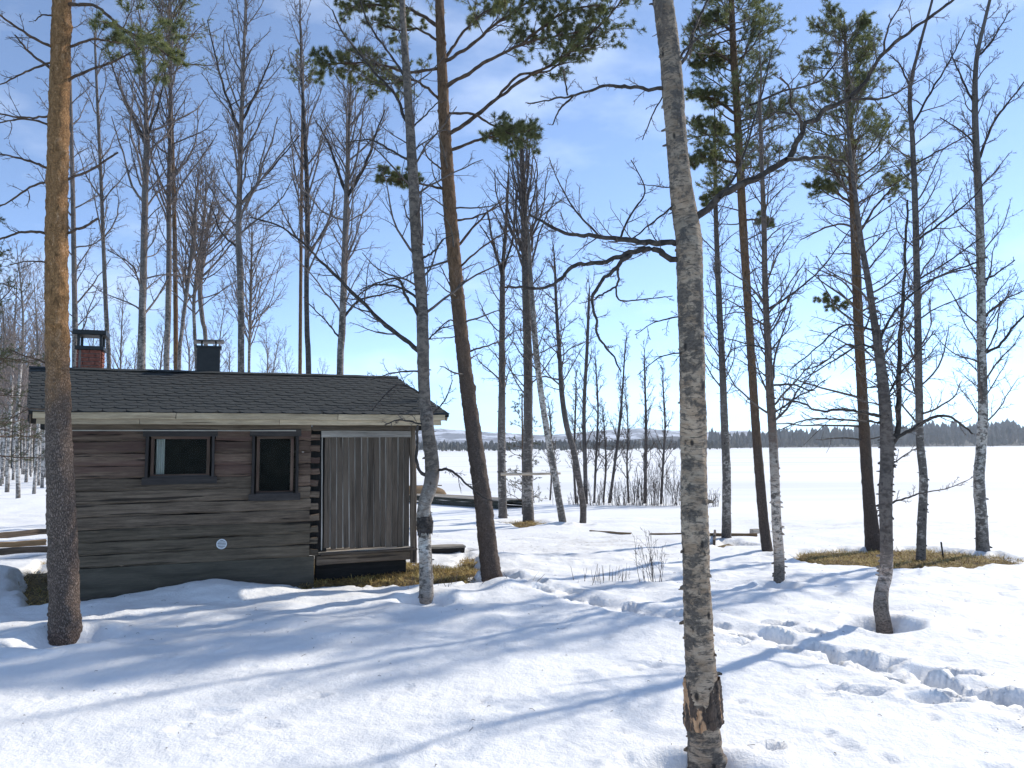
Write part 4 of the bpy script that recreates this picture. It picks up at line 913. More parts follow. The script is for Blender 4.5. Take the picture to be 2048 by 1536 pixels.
P_LEFT = mat_pine('pine_bark_left', 2.9, 3.9, low=(0.25, 0.182, 0.145), high=(0.48, 0.255, 0.11), sc=.72)
P_MID = mat_pine('pine_bark_mid', 3.2, 5.8, low=(0.20, 0.148, 0.122), high=(0.34, 0.20, 0.115))
P_RT = mat_pine('pine_bark_right', 2.0, 4.5, low=(0.185, 0.138, 0.115), high=(0.31, 0.182, 0.10))

# --- the near trees, traced one by one
tree('pine_tree', 'thick orange-barked pine standing in front of the cabin at the far left', 'pine tree', 'pine',
     [(130, 1272, 60), (127, 1150, 58), (122, 1000, 54), (117, 850, 49), (115, 700, 45), (113, 520, 43), (116, 300, 41), (121, 120, 38), (125, -10, 36)], P_LEFT, ext=5, seed=101, S=30, step=.03, rough=1.9,
     limbs=[([(100, 96), (60, 72), (20, 45), (-20, 15)], 7, 3, -.6, 5, dict(needles=False, t0=.3)), ([(100, 145), (60, 105), (30, 70)], 6, 3, .5, 5, dict(needles=False)),
            ([(99, 115), (60, 140), (20, 160), (-10, 175)], 5, 2, .8, 5, dict(needles=False)), ([(97, 228), (50, 235), (0, 228), (-30, 222)], 5, 2, -.3, 6, dict(needles=False)),
            ([(97, 250), (50, 238), (0, 245), (-30, 250)], 5, 2, .5, 5, dict(needles=False)), ([(96, 345), (60, 322), (20, 312), (-20, 305)], 6, 2, -.5, 6, dict(needles=False)),
            ([(96, 362), (70, 370), (30, 395), (-10, 420)], 5, 3, .4, 5, dict(needles=False)), ([(94, 470), (50, 464), (0, 478), (-30, 490)], 6, 3, -.2, 5, dict(needles=False)),
            ([(95, 532), (60, 522), (20, 530)], 4, 2, .3, 4, dict(needles=False)), ([(143, 162), (180, 140), (230, 122), (280, 95)], 7, 3, .5, 7, dict(needles=False)),
            ([(142, 96), (180, 80), (225, 84), (260, 88)], 6, 3, .8, 8, dict(dens=.8)), ([(150, 2), (190, 12), (225, 40), (262, 66), (300, 80), (335, 112)], 8, 3, -.5, 12, dict(t0=.45, Lmax=.5)),
            ([(138, 362), (180, 340), (236, 305)], 6, 4, .3, 3, dict(needles=False)), ([(137, 470), (165, 455), (196, 437)], 6, 5, .2, 2, dict(needles=False)),
            ([(100, 30), (85, 30), (70, 42)], 4, 2, -.2, 2, dict(needles=False)), ([(97, 730), (60, 715), (20, 700)], 4, 2, -.3, 3, dict(needles=False)), ([(97, 822), (60, 818), (20, 838)], 4, 2, .3, 2, dict(needles=False))],
     crown=[dict(n=34, y0=-60, L=.13, ang=1.1, needle=18, n2=7, n3=4, Lmax=2.2)])
tree('birch_tree', 'crooked pale birch with a dark collar at the porch corner of the cabin', 'birch tree', 'birch',
     [(853, 1198, 30), (851, 1120, 28), (849, 1062, 27), (848, 1040, 33), (849, 1010, 28), (862, 965, 31), (864, 930, 30), (856, 860, 27), (848, 780, 25), (846, 690, 25), (843, 600, 25), (833, 480, 24), (826, 350, 22), (819, 240, 19), (812, 130, 16), (806, 40, 13), (804, -10, 12)], B_PORCH, ext=3.0, seed=102, S=22, step=.03, flake=60,
     limbs=[([(838, 708), (780, 655), (720, 600), (660, 540), (612, 492), (560, 452), (500, 435)], 10, 2.5, .8, 20, dict(L=.2)), ([(852, 955), (838, 940), (834, 900), (836, 850)], 7, 5, -.2, 2),
            ([(875, 940), (900, 940), (930, 965), (960, 990), (985, 1002)], 6, 2, -.4, 10, dict(up=-.02)), ([(836, 640), (810, 590), (800, 560), (770, 560), (720, 580)], 7, 2, -.6, 12), ([(838, 600), (800, 575), (750, 570), (705, 600)], 6, 2, .6, 12),
            ([(848, 520), (870, 500), (885, 480), (905, 470)], 5, 2, -.4, 8), ([(822, 330), (780, 300), (740, 280), (690, 285)], 5, 2, .5, 12), ([(823, 270), (790, 190), (745, 140), (690, 70), (665, 20)], 7, 3, .3, 16), ([(815, 160), (780, 110), (740, 50), (720, 0)], 6, 3, -.4, 14),
            ([(832, 260), (860, 220), (880, 200)], 4, 2, .4, 6), ([(846, 790), (800, 770), (770, 790), (745, 820)], 4, 2, -.5, 10, dict(up=-.03)), ([(846, 740), (790, 745), (740, 760)], 4, 2, .4, 8), ([(852, 850), (800, 840), (770, 850)], 4, 2, -.6, 9, dict(up=-.04)),
            ([(845, 690), (880, 660), (910, 650)], 4, 2, .4, 8), ([(854, 840), (890, 800), (905, 760)], 4, 2, .6, 6)],
     crown=[dict(n=22, y0=640, y1=40, L=.11, ang=.85, up=.05, n2=6, n3=5, n4=2), dict(n=14, y0=30, L=.12, ang=.6)])
tree('pine_tree', 'tall leaning red-stemmed pine beside the porch, needles at its top', 'pine tree', 'pine',
     [(984, 1162, 44), (974, 1080, 39), (966, 1000, 37), (946, 860, 33), (928, 720, 30), (914, 580, 29), (901, 430, 28), (892, 300, 26), (885, 160, 22), (880, 40, 19), (878, -10, 18)], P_MID, ext=3.6, seed=103, S=30, step=.035, rough=1.9,
     limbs=[([(893, 128), (905, 95), (930, 60), (960, 30), (1000, 10)], 7, 3, .6, 14, dict(t0=.5)), ([(893, 182), (930, 150), (985, 118), (1040, 90), (1110, 72), (1165, 62)], 9, 3, -.6, 22, dict(t0=.42, L=.2)),
            ([(902, 275), (960, 225), (1000, 192), (1060, 150), (1110, 125), (1170, 78), (1235, 12), (1250, -20)], 9, 3, .4, 26, dict(t0=.5, L=.2)), ([(893, 128), (940, 92), (985, 52), (1030, 20), (1080, -10)], 8, 3, -.9, 20, dict(t0=.4)),
            ([(908, 304), (960, 280), (1010, 268), (1060, 262)], 7, 3, .3, 18, dict(t0=.35, L=.25)), ([(904, 228), (945, 228), (985, 250), (1020, 268), (1050, 285)], 6, 2.5, -.3, 14, dict(t0=.5)),
            ([(1000, 190), (1040, 150), (1100, 140), (1150, 100), (1200, 90)], 6, 2.5, .6, 16, dict(t0=.3, root=False, L=.25)), ([(1040, 90), (1090, 50), (1140, 20), (1200, 10)], 6, 2.5, -.8, 18, dict(t0=.1, root=False, y0=-.3, L=.25)),
            ([(880, 60), (830, 22), (790, 12), (740, 10), (690, 18)], 8, 3, .5, 22, dict(t0=.35, L=.22)), ([(872, 138), (820, 145), (760, 130), (700, 126), (640, 130)], 7, 3, -.5, 22, dict(t0=.4, L=.22)),
            ([(882, 205), (830, 160), (790, 165), (740, 170)], 6, 3, .7, 18, dict(t0=.3)), ([(893, 385), (860, 372), (820, 362), (770, 352)], 6, 2.5, -.5, 16, dict(t0=.35)), ([(886, 90), (840, 60), (800, 60), (760, 50)], 6, 2.5, .3, 14, dict(t0=.3)),
            ([(916, 500), (960, 440), (1010, 395)], 6, 2, .5, 6, dict(needles=False)), ([(920, 540), (970, 490), (1020, 460)], 5, 2, -.5, 6, dict(needles=False)), ([(938, 705), (980, 690), (1010, 680)], 4, 2, .4, 4, dict(needles=False)), ([(934, 655), (900, 640), (870, 665)], 4, 2, .4, 4, dict(needles=False)),
            ([(905, 445), (960, 430), (1010, 405)], 5, 2, .6, 6, dict(needles=False)), ([(886, 345), (860, 320), (845, 290)], 4, 2, .3, 4, dict(needles=False)), ([(929, 590), (900, 570), (880, 530)], 4, 2, .6, 4, dict(needles=False))],
     crown=[dict(n=30, y0=-30, L=.2, ang=1.0, needle=20, n2=8, n3=4, Lmax=2.2)], dead=(14, 760, 330, .09))
tree('birch_tree', 'big mottled foreground birch with a torn dark bark ring low on its trunk', 'birch tree', 'birch',
     [(1412, 1580, 74), (1409, 1500, 71), (1407, 1440, 66), (1404, 1380, 66), (1399, 1300, 62), (1394, 1180, 58), (1390, 1050, 56), (1387, 900, 55), (1385, 760, 54), (1381, 600, 54), (1378, 500, 55), (1372, 440, 54), (1362, 370, 46), (1352, 270, 44), (1346, 180, 44), (1338, 90, 44), (1327, 10, 42), (1323, -20, 41)], B_MAIN, ext=6, seed=104, S=34, step=.016, rough=1.5, flake=90, flake_range=(.05, .55), dz=-.2, extlean=(-.05, .2, 1),
     limbs=[([(1356, 488), (1310, 486), (1240, 480), (1180, 471), (1130, 466), (1085, 445), (1060, 430)], 13, 5, .5, 18, dict(L=.22, ang=.7, up=.16)), ([(1356, 535), (1335, 512), (1300, 497), (1250, 508), (1200, 526), (1150, 530), (1118, 560), (1092, 576), (1040, 574), (1005, 574)], 13, 4, -.5, 16, dict(L=.12)),
            ([(1262, 508), (1232, 538), (1200, 568), (1182, 602), (1192, 640), (1196, 672), (1226, 712), (1242, 742)], 9, 3, -.3, 9, dict(L=.14, root=False, y0=-.15)), ([(1236, 536), (1236, 560), (1230, 574), (1205, 588), (1186, 600)], 5, 3.5, .1, 4, dict(root=False, y0=-.2)), ([(1232, 574), (1240, 600), (1290, 598), (1345, 592)], 4, 2, .2, 5, dict(root=False, y0=-.2, up=.02)),
            ([(1326, 173), (1290, 176), (1240, 172), (1200, 175), (1150, 190), (1110, 198), (1055, 207)], 9, 3, .4, 12, dict(L=.14)), ([(1146, 192), (1120, 218), (1105, 250)], 5, 2.5, .2, 4, dict(root=False, y0=.3)), ([(1135, 190), (1130, 160), (1128, 140)], 4, 2, .2, 5, dict(root=False, y0=.3)),
            ([(1403, 447), (1440, 396), (1490, 365), (1540, 340), (1580, 312), (1605, 262), (1650, 222), (1700, 196), (1740, 150), (1766, 108), (1822, 62), (1905, 0), (1950, -40)], 16, 4, -.6, 22, dict(L=.10, Lmax=.7)),
            ([(1572, 318), (1620, 316), (1680, 322), (1712, 350)], 9, 4, .5, 6, dict(root=False, y0=-.25)), ([(1605, 262), (1598, 232), (1582, 210), (1580, 178), (1560, 155)], 6, 3, -.3, 8, dict(root=False, y0=-.3)), ([(1590, 230), (1560, 224), (1540, 228)], 5, 2, .2, 4, dict(root=False, y0=-.3)),
            ([(1700, 196), (1760, 198), (1800, 182), (1830, 160)], 6, 2.5, .4, 8, dict(root=False, y0=-.4)), ([(1766, 108), (1775, 60), (1805, 0)], 5, 2.5, -.3, 6, dict(root=False, y0=-.45)),
            ([(1365, 140), (1378, 100), (1392, 50), (1420, -10)], 8, 5, .5, 8), ([(1362, 130), (1385, 85), (1440, 55), (1500, 40)], 6, 2.5, .6, 8), ([(1440, 396), (1480, 330), (1520, 200), (1545, 100)], 6, 2.5, .5, 10, dict(root=False, y0=-.1)), ([(1500, 210), (1560, 185), (1640, 160), (1690, 100), (1720, 60)], 5, 2, .3, 10, dict(root=False, y0=.2)),
            ([(1330, 160), (1310, 220), (1285, 280)], 4, 2, .2, 5, dict(up=-.08)), ([(1345, 380), (1310, 372), (1275, 368)], 3, 1.5, .2, 6), ([(1356, 630), (1310, 645), (1270, 670)], 3.5, 1.5, .3, 7, dict(up=-.02)), ([(1358, 705), (1320, 715), (1275, 750)], 3.5, 1.5, -.3, 7, dict(up=-.03)), ([(1352, 400), (1300, 450), (1262, 478)], 4, 3, .1, 6, dict(up=.06)),
            ([(1240, 478), (1262, 430), (1290, 380), (1262, 320)], 5, 2, .2, 8, dict(root=False, y0=.2)), ([(1200, 474), (1150, 420), (1120, 370), (1100, 320)], 4.5, 2, .3, 8, dict(root=False, y0=.25))],
     crown=[dict(n=26, y0=-60, L=.2, ang=.6, Lmax=2.8)])
# torn ring of bark on the big birch
_big = [o for o in bpy.data.objects if o.name.startswith('birch_tree') and 'foreground' in o.get('label', '')][0]
_bY = gpx(1412, 1580, -.2)[1]; _rg = np.random.default_rng(44)
_rp = np.array([at(1408.5, 1448, _bY), at(1407, 1437, _bY), at(1406, 1410, _bY), at(1405, 1380, _bY), at(1404, 1352, _bY)]); _q = resample(_rp, 26)
_rad = 0.5 * np.interp(np.linspace(0, 1, 26), [0, .06, .2, .5, .85, 1], [72, 77, 74, 71, 72, 66]) * _bY / FPX
_, _A, _B = frames(_q[None]); _th = np.arange(48) * 2 * np.pi / 48
_tm, _hm = np.meshgrid(_th, np.linspace(0, 1, 26))
_rr = _rad[:, None] * (1 + .03 * np.sin(_tm * 5 + 3 * np.sin(_hm * 3)) + .035 * np.sin(_tm * 11 + _hm * 4) + _rg.normal(0, .022, _tm.shape))
_V = _q[:, None] + (_A[0][:, None] * np.cos(_th)[None, :, None] + _B[0][:, None] * np.sin(_th)[None, :, None]) * _rr[..., None]
_V[-1, :, 2] += _rg.uniform(-.05, .02, 48); _V[0, :, 2] += _rg.uniform(-.02, .02, 48)
_V[-1] = _V[-1] * .97 + _V[-1].mean(0) * .03
_ix = np.arange(26 * 48).reshape(26, 48); _a = _ix[:-1]; _b = np.roll(_a, -1, 1); _d = _ix[1:]; _c = np.roll(_d, -1, 1)
def mat_scar():
    m, nt, b, L = newmat('torn_bark'); g = attr(nt, 'bark')
    n1 = noise(nt, g, (9, 9, 3.5), 4, 0.6, 1.0, .5); f = noise(nt, g, (45, 45, 12), 5, .7)
    c = ramp(nt, f, [(0.35, (0.022, 0.015, 0.011)), (0.62, (0.11, 0.075, 0.055))])
    L(mixc(nt, ramp(nt, n1, [(0.53, 0), (0.57, 1)]), c, ramp(nt, f, [(0.35, (0.34, 0.18, 0.09)), (0.6, (0.56, 0.34, 0.19))])), b.inputs['Base Color'])
    b.inputs['Roughness'].default_value = .9; bump(nt, b, f, 1.0, .02); return m
_me = mesh_np('torn_bark_ring', _V.reshape(-1, 3) - np.array(_big.location), np.stack([_a, _b, _c, _d], -1).reshape(-1, 4), None, {'bark': np.stack([np.cos(_tm) * .15, np.sin(_tm) * .15, _hm * .3], -1).reshape(-1, 3)}, smooth=False)
o = obj('torn_bark_ring', _me, mat_scar(), _big); o['label'] = 'dark torn bark ring with orange bare wood'
_pb = [o for o in bpy.data.objects if 'dark collar' in o.get('label', '')][0]; _pY = gpx(853, 1198, -.08)[1]
_q = resample(np.array([at(850.5, 1066, _pY), at(850, 1058, _pY), at(849, 1042, _pY), at(848.5, 1030, _pY)]), 16); _rad = 0.5 * np.interp(np.linspace(0, 1, 16), [0, .2, .6, 1], [28, 31, 33, 27]) * _pY / FPX
_, _A, _B = frames(_q[None]); _th = np.arange(28) * 2 * np.pi / 28; _tm, _hm = np.meshgrid(_th, np.linspace(0, 1, 16))
_rr = _rad[:, None] * (1 + .05 * np.sin(_tm * 4 + 2) + _rg.normal(0, .03, _tm.shape)); _V = _q[:, None] + (_A[0][:, None] * np.cos(_th)[None, :, None] + _B[0][:, None] * np.sin(_th)[None, :, None]) * _rr[..., None]; _V[-1, :, 2] += _rg.uniform(-.05, .08, 28); _V[0, :, 2] += _rg.uniform(-.06, .03, 28)
_ix = np.arange(16 * 28).reshape(16, 28); _a = _ix[:-1]; _b = np.roll(_a, -1, 1); _d = _ix[1:]; _c = np.roll(_d, -1, 1)
obj('bark_collar', mesh_np('bark_collar', _V.reshape(-1, 3) - np.array(_pb.location), np.stack([_a, _b, _c, _d], -1).reshape(-1, 4), None, None, smooth=False), M_LIMB, _pb)
print('near trees', round(time.time() - T0, 1), STATS)
RB = 'birches and pines on the right above the shore'
tree('birch_tree', 'peeling birch with a crooked foot in a snow hollow at the right', 'birch tree', 'birch',
     [(1768, 1253, 30), (1762, 1215, 30), (1764, 1180, 27), (1772, 1145, 26), (1773, 1080, 25), (1771, 1000, 27), (1774, 900, 27), (1769, 800, 24), (1760, 720, 20), (1748, 640, 15), (1736, 560, 13), (1722, 480, 11), (1712, 400, 9), (1702, 320, 7)], B_FOOT, ext=2.0, seed=105, S=22, step=.025, flake=150, flake_range=(.12, .55),
     limbs=[([(1762, 838), (1735, 826), (1690, 820), (1640, 822), (1600, 805), (1560, 800)], 7, 2.5, -.3, 16, dict(L=.2, ang=.6)), ([(1764, 850), (1720, 842), (1660, 838), (1610, 840), (1560, 860)], 5, 2, .4, 14, dict(L=.2, ang=.6)), ([(1790, 888), (1830, 855), (1862, 838), (1895, 832), (1930, 855), (1945, 868)], 8, 3, -.2, 10, dict(L=.2)),
            ([(1785, 900), (1797, 860), (1796, 780), (1799, 690), (1806, 590), (1812, 480), (1815, 400)], 13, 4, .5, 26, dict(L=.14)), ([(1760, 690), (1790, 620), (1850, 570), (1900, 545), (1960, 535)], 6, 2, -.4, 16, dict(L=.2)), ([(1768, 800), (1800, 750), (1840, 700), (1870, 660)], 5, 2, .3, 12),
            ([(1755, 700), (1720, 690), (1670, 720), (1600, 760)], 5, 2, .4, 14, dict(up=0.0)), ([(1750, 660), (1690, 650), (1640, 690), (1580, 740)], 5, 2, -.4, 14, dict(up=0.0)), ([(1782, 935), (1810, 910), (1835, 895)], 3, 1.5, .2, 6), ([(1782, 1010), (1830, 990), (1850, 985)], 4, 2, -.2, 5), ([(1850, 985), (1900, 975), (1945, 955)], 2.5, 1.2, -.1, 6, dict(root=False, y0=-.2))],
     crown=[dict(n=30, y0=820, y1=340, L=.13, ang=1.0, up=.04, n2=7, n3=6, n4=2), dict(n=12, y0=340, L=.12, ang=.6)])
tree('pine_tree', 'bushy young pine in the thawed grass with dense grey-green needles', 'pine tree', 'pine',
     [(1748, 1104, 34), (1738, 1000, 25), (1731, 900, 23), (1724, 780, 21), (1717, 650, 20), (1711, 500, 18), (1705, 360, 16), (1699, 240, 12), (1693, 140, 8), (1690, 60, 5)], P_RT, ext=.5, seed=106, S=20, step=.05, group=RB,
     limbs=[([(1712, 455), (1680, 448), (1640, 460), (1600, 480)], 5, 2, -.4, 8, dict(needles=False)), ([(1718, 700), (1690, 690), (1640, 730), (1600, 740)], 4, 2, .4, 8, dict(needles=False)), ([(1712, 590), (1680, 610), (1650, 600)], 4, 2, -.4, 10, dict(t0=.4)), ([(1712, 480), (1740, 430), (1780, 380), (1800, 360)], 6, 2, .4, 10, dict(t0=.5)), ([(1708, 410), (1670, 385), (1630, 370)], 6, 2, -.4, 14, dict(t0=.3))],
     crown=[dict(n=62, y0=430, y1=60, L=.145, ang=1.0, up=.05, needle=17, n2=9, n3=5, Lmax=1.5, taper=.6)], dead=(26, 900, 430, .13, 0.0))
tree('birch_tree', 'thin brown-stemmed birch in a small snow hollow right of the foreground birch', 'birch tree', 'birch',
     [(1558, 1173, 22), (1558, 1110, 22), (1553, 1040, 20), (1549, 940, 19), (1545, 860, 18), (1540, 780, 17), (1535, 680, 14), (1530, 560, 12), (1528, 450, 11), (1524, 340, 9), (1520, 230, 7)], B_BROWN, ext=1.5, seed=107, S=18, step=.035, flake=110, flake_range=(.05, .6),
     limbs=[([(1540, 620), (1580, 590), (1640, 540), (1700, 460)], 5, 2, -.3, 16, dict(L=.25)), ([(1535, 640), (1510, 600), (1490, 570)], 4, 2, .4, 8), ([(1545, 770), (1590, 770), (1620, 780), (1650, 760)], 5, 2, .4, 14), ([(1548, 830), (1600, 790), (1630, 780)], 4, 2, -.4, 12, dict(up=.0)), ([(1540, 700), (1500, 690), (1460, 700)], 3.5, 1.5, .3, 10)],
     crown=[dict(n=46, y0=860, y1=240, L=.14, ang=.8, up=.06, n2=7, n3=6, n4=2, Lmax=1.6)])
tree('pine_tree', 'slim leaning pine with thick dark needle crown behind the foreground birch', 'pine tree', 'pine',
     [(1536, 1113, 23), (1528, 1050, 21), (1520, 960, 20), (1512, 860, 18), (1503, 720, 17), (1494, 580, 17), (1486, 450, 17), (1480, 330, 16), (1473, 200, 15), (1466, 80, 13), (1462, -10, 12)], P_RT, ext=1.5, seed=108, S=20, step=.05, group=RB,
     crown=[dict(n=70, y0=395, L=.14, ang=1.1, up=.03, needle=19, n2=9, n3=5, Lmax=1.25, taper=.4)], dead=(16, 760, 400, .07),
     limbs=[([(1482, 330), (1440, 320), (1400, 320), (1385, 330)], 6, 2, -.3, 18, dict(t0=.2)), ([(1476, 230), (1430, 200), (1390, 190)], 7, 2, -.3, 20, dict(t0=.2)), ([(1473, 130), (1430, 110), (1390, 130)], 7, 2, .3, 20, dict(t0=.2)), ([(1468, 60), (1430, 40), (1395, 45)], 7, 2, -.4, 20, dict(t0=.15)), ([(1478, 280), (1440, 260), (1395, 250)], 6, 2, .2, 18, dict(t0=.2)), ([(1483, 380), (1450, 380), (1410, 400)], 5, 2, .2, 14, dict(t0=.2)), ([(1485, 440), (1520, 440), (1540, 450)], 5, 2, -.3, 8, dict(t0=.3))])
tree('birch_tree', 'slender birch rising from the timber edging in the snow', 'birch tree', 'birch',
     [(1453, 1083, 21), (1453, 1020, 19), (1453, 940, 18), (1449, 850, 16), (1445, 740, 14), (1439, 620, 13), (1434, 500, 11), (1431, 400, 9), (1430, 300, 7)], B_MID, ext=1.5, seed=109, S=16, step=.05, flake=40, crown=[dict(n=44, y0=800, y1=300, L=.11, ang=.75, up=.10, n2=6, n3=6, n4=2, Lmax=1.5)])
tree('birch_tree', 'thin upright birch on the thawed grass between the pine and the outer birch', 'birch tree', 'birch',
     [(1842, 1124, 19), (1844, 1040, 18), (1847, 960, 17), (1840, 880, 16), (1838, 780, 15), (1836, 660, 14), (1833, 520, 13), (1830, 400, 12), (1825, 280, 10), (1820, 180, 8), (1840, 90, 6), (1862, 10, 5)], B_MID, ext=1.2, seed=110, S=16, step=.05, flake=40, group=RB,
     limbs=[([(1822, 170), (1800, 130), (1780, 110)], 4, 2, .3, 8), ([(1826, 250), (1870, 170), (1900, 120), (1930, 60)], 5, 2, .3, 14), ([(1832, 330), (1880, 300), (1950, 265)], 4, 2, -.3, 12), ([(1838, 480), (1890, 440), (1950, 390), (1980, 350)], 5, 2, .2, 14), ([(1840, 560), (1900, 520), (1970, 470)], 4, 2, -.3, 14)],
     crown=[dict(n=46, y0=860, y1=100, L=.11, ang=.85, up=.07, n2=7, n3=6, n4=2, Lmax=1.7)])
tree('birch_tree', 'white-barked birch at the far right, outermost on the thawed grass', 'birch tree', 'birch',
     [(1966, 1110, 27), (1963, 1040, 23), (1958, 960, 22), (1962, 900, 20), (1966, 820, 19), (1963, 700, 18), (1962, 560, 17), (1959, 430, 16), (1954, 330, 14), (1950, 220, 12), (1953, 120, 9), (1970, 40, 7), (1982, -10, 6)], B_PALE, ext=1.5, seed=111, S=18, step=.045, flake=70, group=RB,
     limbs=[([(1968, 710), (2000, 690), (2030, 650), (2060, 620)], 6, 3, -.3, 10), ([(1970, 640), (2000, 605), (2050, 580)], 5, 2, .4, 10), ([(1968, 560), (1995, 545), (2030, 520)], 5, 2, -.3, 10), ([(1958, 330), (1985, 250), (2020, 200), (2060, 150)], 6, 2, .3, 14), ([(1950, 210), (1920, 150), (1900, 100)], 5, 2, .3, 12), ([(1952, 290), (1920, 260), (1880, 235)], 4, 2, -.3, 12), ([(1952, 120), (1985, 80), (2020, 20)], 5, 2, .3, 12), ([(1958, 520), (1910, 540), (1870, 555), (1800, 590)], 4, 2, -.4, 12)],
     crown=[dict(n=52, y0=860, y1=20, L=.10, ang=.8, up=.08, n2=7, n3=6, n4=2, Lmax=1.9)])
# --- the cluster round the pole, left of the foreground birch
GB = 'birches clustered at the shore by the pole'
tree('birch_tree', 'birch carrying the left end of the wooden pole', 'birch tree', 'birch',
     [(1006, 1041, 19), (1004, 960, 18), (1003, 880, 17), (1004, 780, 15), (1004, 680, 13), (1005, 580, 12), (1006, 530, 9), (1012, 450, 7), (1016, 370, 5)], B_MID, ext=1.0, seed=112, S=14, step=.06, flake=40, group=GB,
     limbs=[([(1004, 550), (985, 480), (975, 420)], 7, 3, .3, 14), ([(1004, 560), (990, 500), (960, 450)], 5, 2, -.4, 12), ([(1005, 540), (1025, 480), (1030, 430)], 6, 2.5, -.3, 12)], crown=[dict(n=34, y0=800, y1=420, L=.14, ang=.75, n2=6, n3=5, n4=2, Lmax=2)])
tree('birch_tree', 'dense broom-topped birch in the middle of the shore cluster behind the pole', 'birch tree', 'birch',
     [(1057, 1044, 24), (1055, 960, 22), (1056, 860, 20), (1056, 740, 19), (1053, 620, 17), (1050, 520, 15), (1048, 430, 13), (1046, 350, 10), (1043, 280, 7)], B_MID, ext=.8, seed=113, S=16, step=.06, flake=40, group=GB,
     crown=[dict(n=44, y0=560, y1=290, L=.27, ang=.5, up=.13, n2=6, n3=5, n4=1, Lmax=3.2, taper=.72), dict(n=22, y0=800, y1=540, L=.12, ang=.9, up=.03, n2=6, n3=5, n4=2)])
tree('birch_tree', 'leaning birch carrying the right end of the wooden pole', 'birch tree', 'birch',
     [(1126, 1050, 16), (1116, 990, 15), (1106, 930, 15), (1097, 880, 14), (1084, 800, 13), (1074, 720, 13), (1067, 640, 12), (1062, 560, 9), (1058, 480, 6)], B_PALE, ext=.8, seed=114, S=14, step=.06, flake=30, group=GB, crown=[dict(n=26, y0=760, L=.14, ang=.7, n2=6, n3=5, n4=2)])
tree('birch_tree', 'crooked slim birch, rightmost of the shore cluster', 'birch tree', 'birch',
     [(1166, 1049, 14), (1166, 1010, 14), (1158, 960, 13), (1147, 900, 13), (1133, 850, 12), (1124, 790, 11), (1119, 710, 9), (1113, 620, 7), (1110, 540, 5)], B_DARK, ext=1.2, seed=115, S=14, step=.06, group=GB, crown=[dict(n=34, y0=800, L=.17, ang=.85, up=.05, n2=6, n3=6, n4=2)])
GA = 'slim dark saplings along the shoreline'
for i, (pth, lb) in enumerate((([(1172, 1014, 9), (1170, 920, 9), (1168, 820, 8), (1174, 700, 7), (1178, 600, 5)], 'dark straight sapling close behind the crooked slim birch'),
                               ([(1188, 1012, 5), (1192, 920, 5), (1196, 820, 4), (1192, 740, 3)], 'thin sapling between the dark straight sapling and the forked alder'),
                               ([(1218, 1012, 7), (1228, 940, 6), (1238, 860, 6), (1245, 780, 4), (1250, 700, 3)], 'slanting alder sapling leaning right at the shore'),
                               ([(1290, 1013, 8), (1291, 930, 7), (1292, 850, 6), (1290, 770, 4), (1289, 730, 3)], 'bushy-topped sapling midway between cluster and foreground birch'),
                               ([(1152, 1012, 5), (1148, 930, 5), (1150, 850, 4), (1152, 780, 3)], 'thin sapling seen beside the crooked slim birch trunk'),
                               ([(1258, 1012, 5), (1254, 930, 4), (1256, 860, 3), (1252, 800, 2)], 'thin sapling midway between the slanting alder and the bushy-topped sapling'),
                               ([(1322, 1014, 6), (1326, 930, 5), (1330, 850, 4), (1326, 770, 3)], 'sapling just right of the bushy-topped sapling'),
                               ([(1206, 1011, 4), (1212, 930, 4), (1208, 850, 3)], 'short thin sapling left of the slanting alder'),
                               ([(1100, 1006, 4), (1104, 920, 4), (1100, 830, 3)], 'thin sapling behind the leaning pole birch'))):
    tree('sapling', lb, 'sapling', 'birch', pth, B_DARK, ext=1.2, seed=130 + i, S=8, step=.12, group=GA, crown=[dict(n=26, y0=960, L=.17, ang=.55, up=.10, n2=6, n3=5, n4=1, Lmax=1.6)])
# young spruce among the cluster
tree('young_spruce', 'sparse young spruce growing between the two pole birches', 'spruce', 'pine', [(1046, 1036, 5), (1046, 960, 5), (1045, 880, 4), (1044, 800, 3)], P_RT, ext=.4, seed=140, S=8, step=.1, needle_mat=M_SPRUCE,
     crown=[dict(n=34, y0=1010, L=.22, ang=1.35, up=-.02, needle=9, n2=4, n3=2, Lmax=1.0)])
# --- behind the cabin
GC = 'bare trees rising behind the cabin roof'
def behind(path, label, Y, seed, mat=B_BACK, kind='birch', crown=None, name='birch_tree', cat='birch tree', ext=1.5, limbs=(), **kw):
    x0, y0, w0 = path[0]; dx = 0.0
    # carry the stem down to the ground hidden by the roof
    gy = PH / 2 + FPX * (CAM_H + .1) / Y + 125
    full = [(x0 + (path[0][0] - path[1][0]) * .5, gy, w0 * 1.25)] + path
    return tree(name, label, cat, kind, full, mat, ext=ext, seed=seed, crown=crown, limbs=limbs, Y=Y, group=GC, S=9, step=.2, **{**dict(twig_mat=M_TWIGB if kind == 'birch' else None), **kw})
CB = lambda n, y0, y1=-1e4, L=.13, ang=.6, up=.12, **k: dict(n=n, y0=y0, y1=y1, L=L, ang=ang, up=up, **{**dict(n2=7, n3=6, n4=1, Lmax=3.2), **k})
behind([(150, 740, 12), (150, 640, 11), (148, 520, 10), (146, 400, 9), (143, 280, 8), (140, 150, 6), (138, 20, 4)], 'dark bare tree behind the roof just left of the brick chimney', 24, 201, crown=[CB(34, 700, L=.10, ang=.8, up=.07)])
behind([(218, 738, 9), (213, 640, 9), (208, 520, 8), (203, 380, 7), (196, 230, 6), (190, 90, 4)], 'thin dark leaning tree just right of the brick chimney', 22, 202, crown=[CB(26, 520, L=.10, ang=.65)])
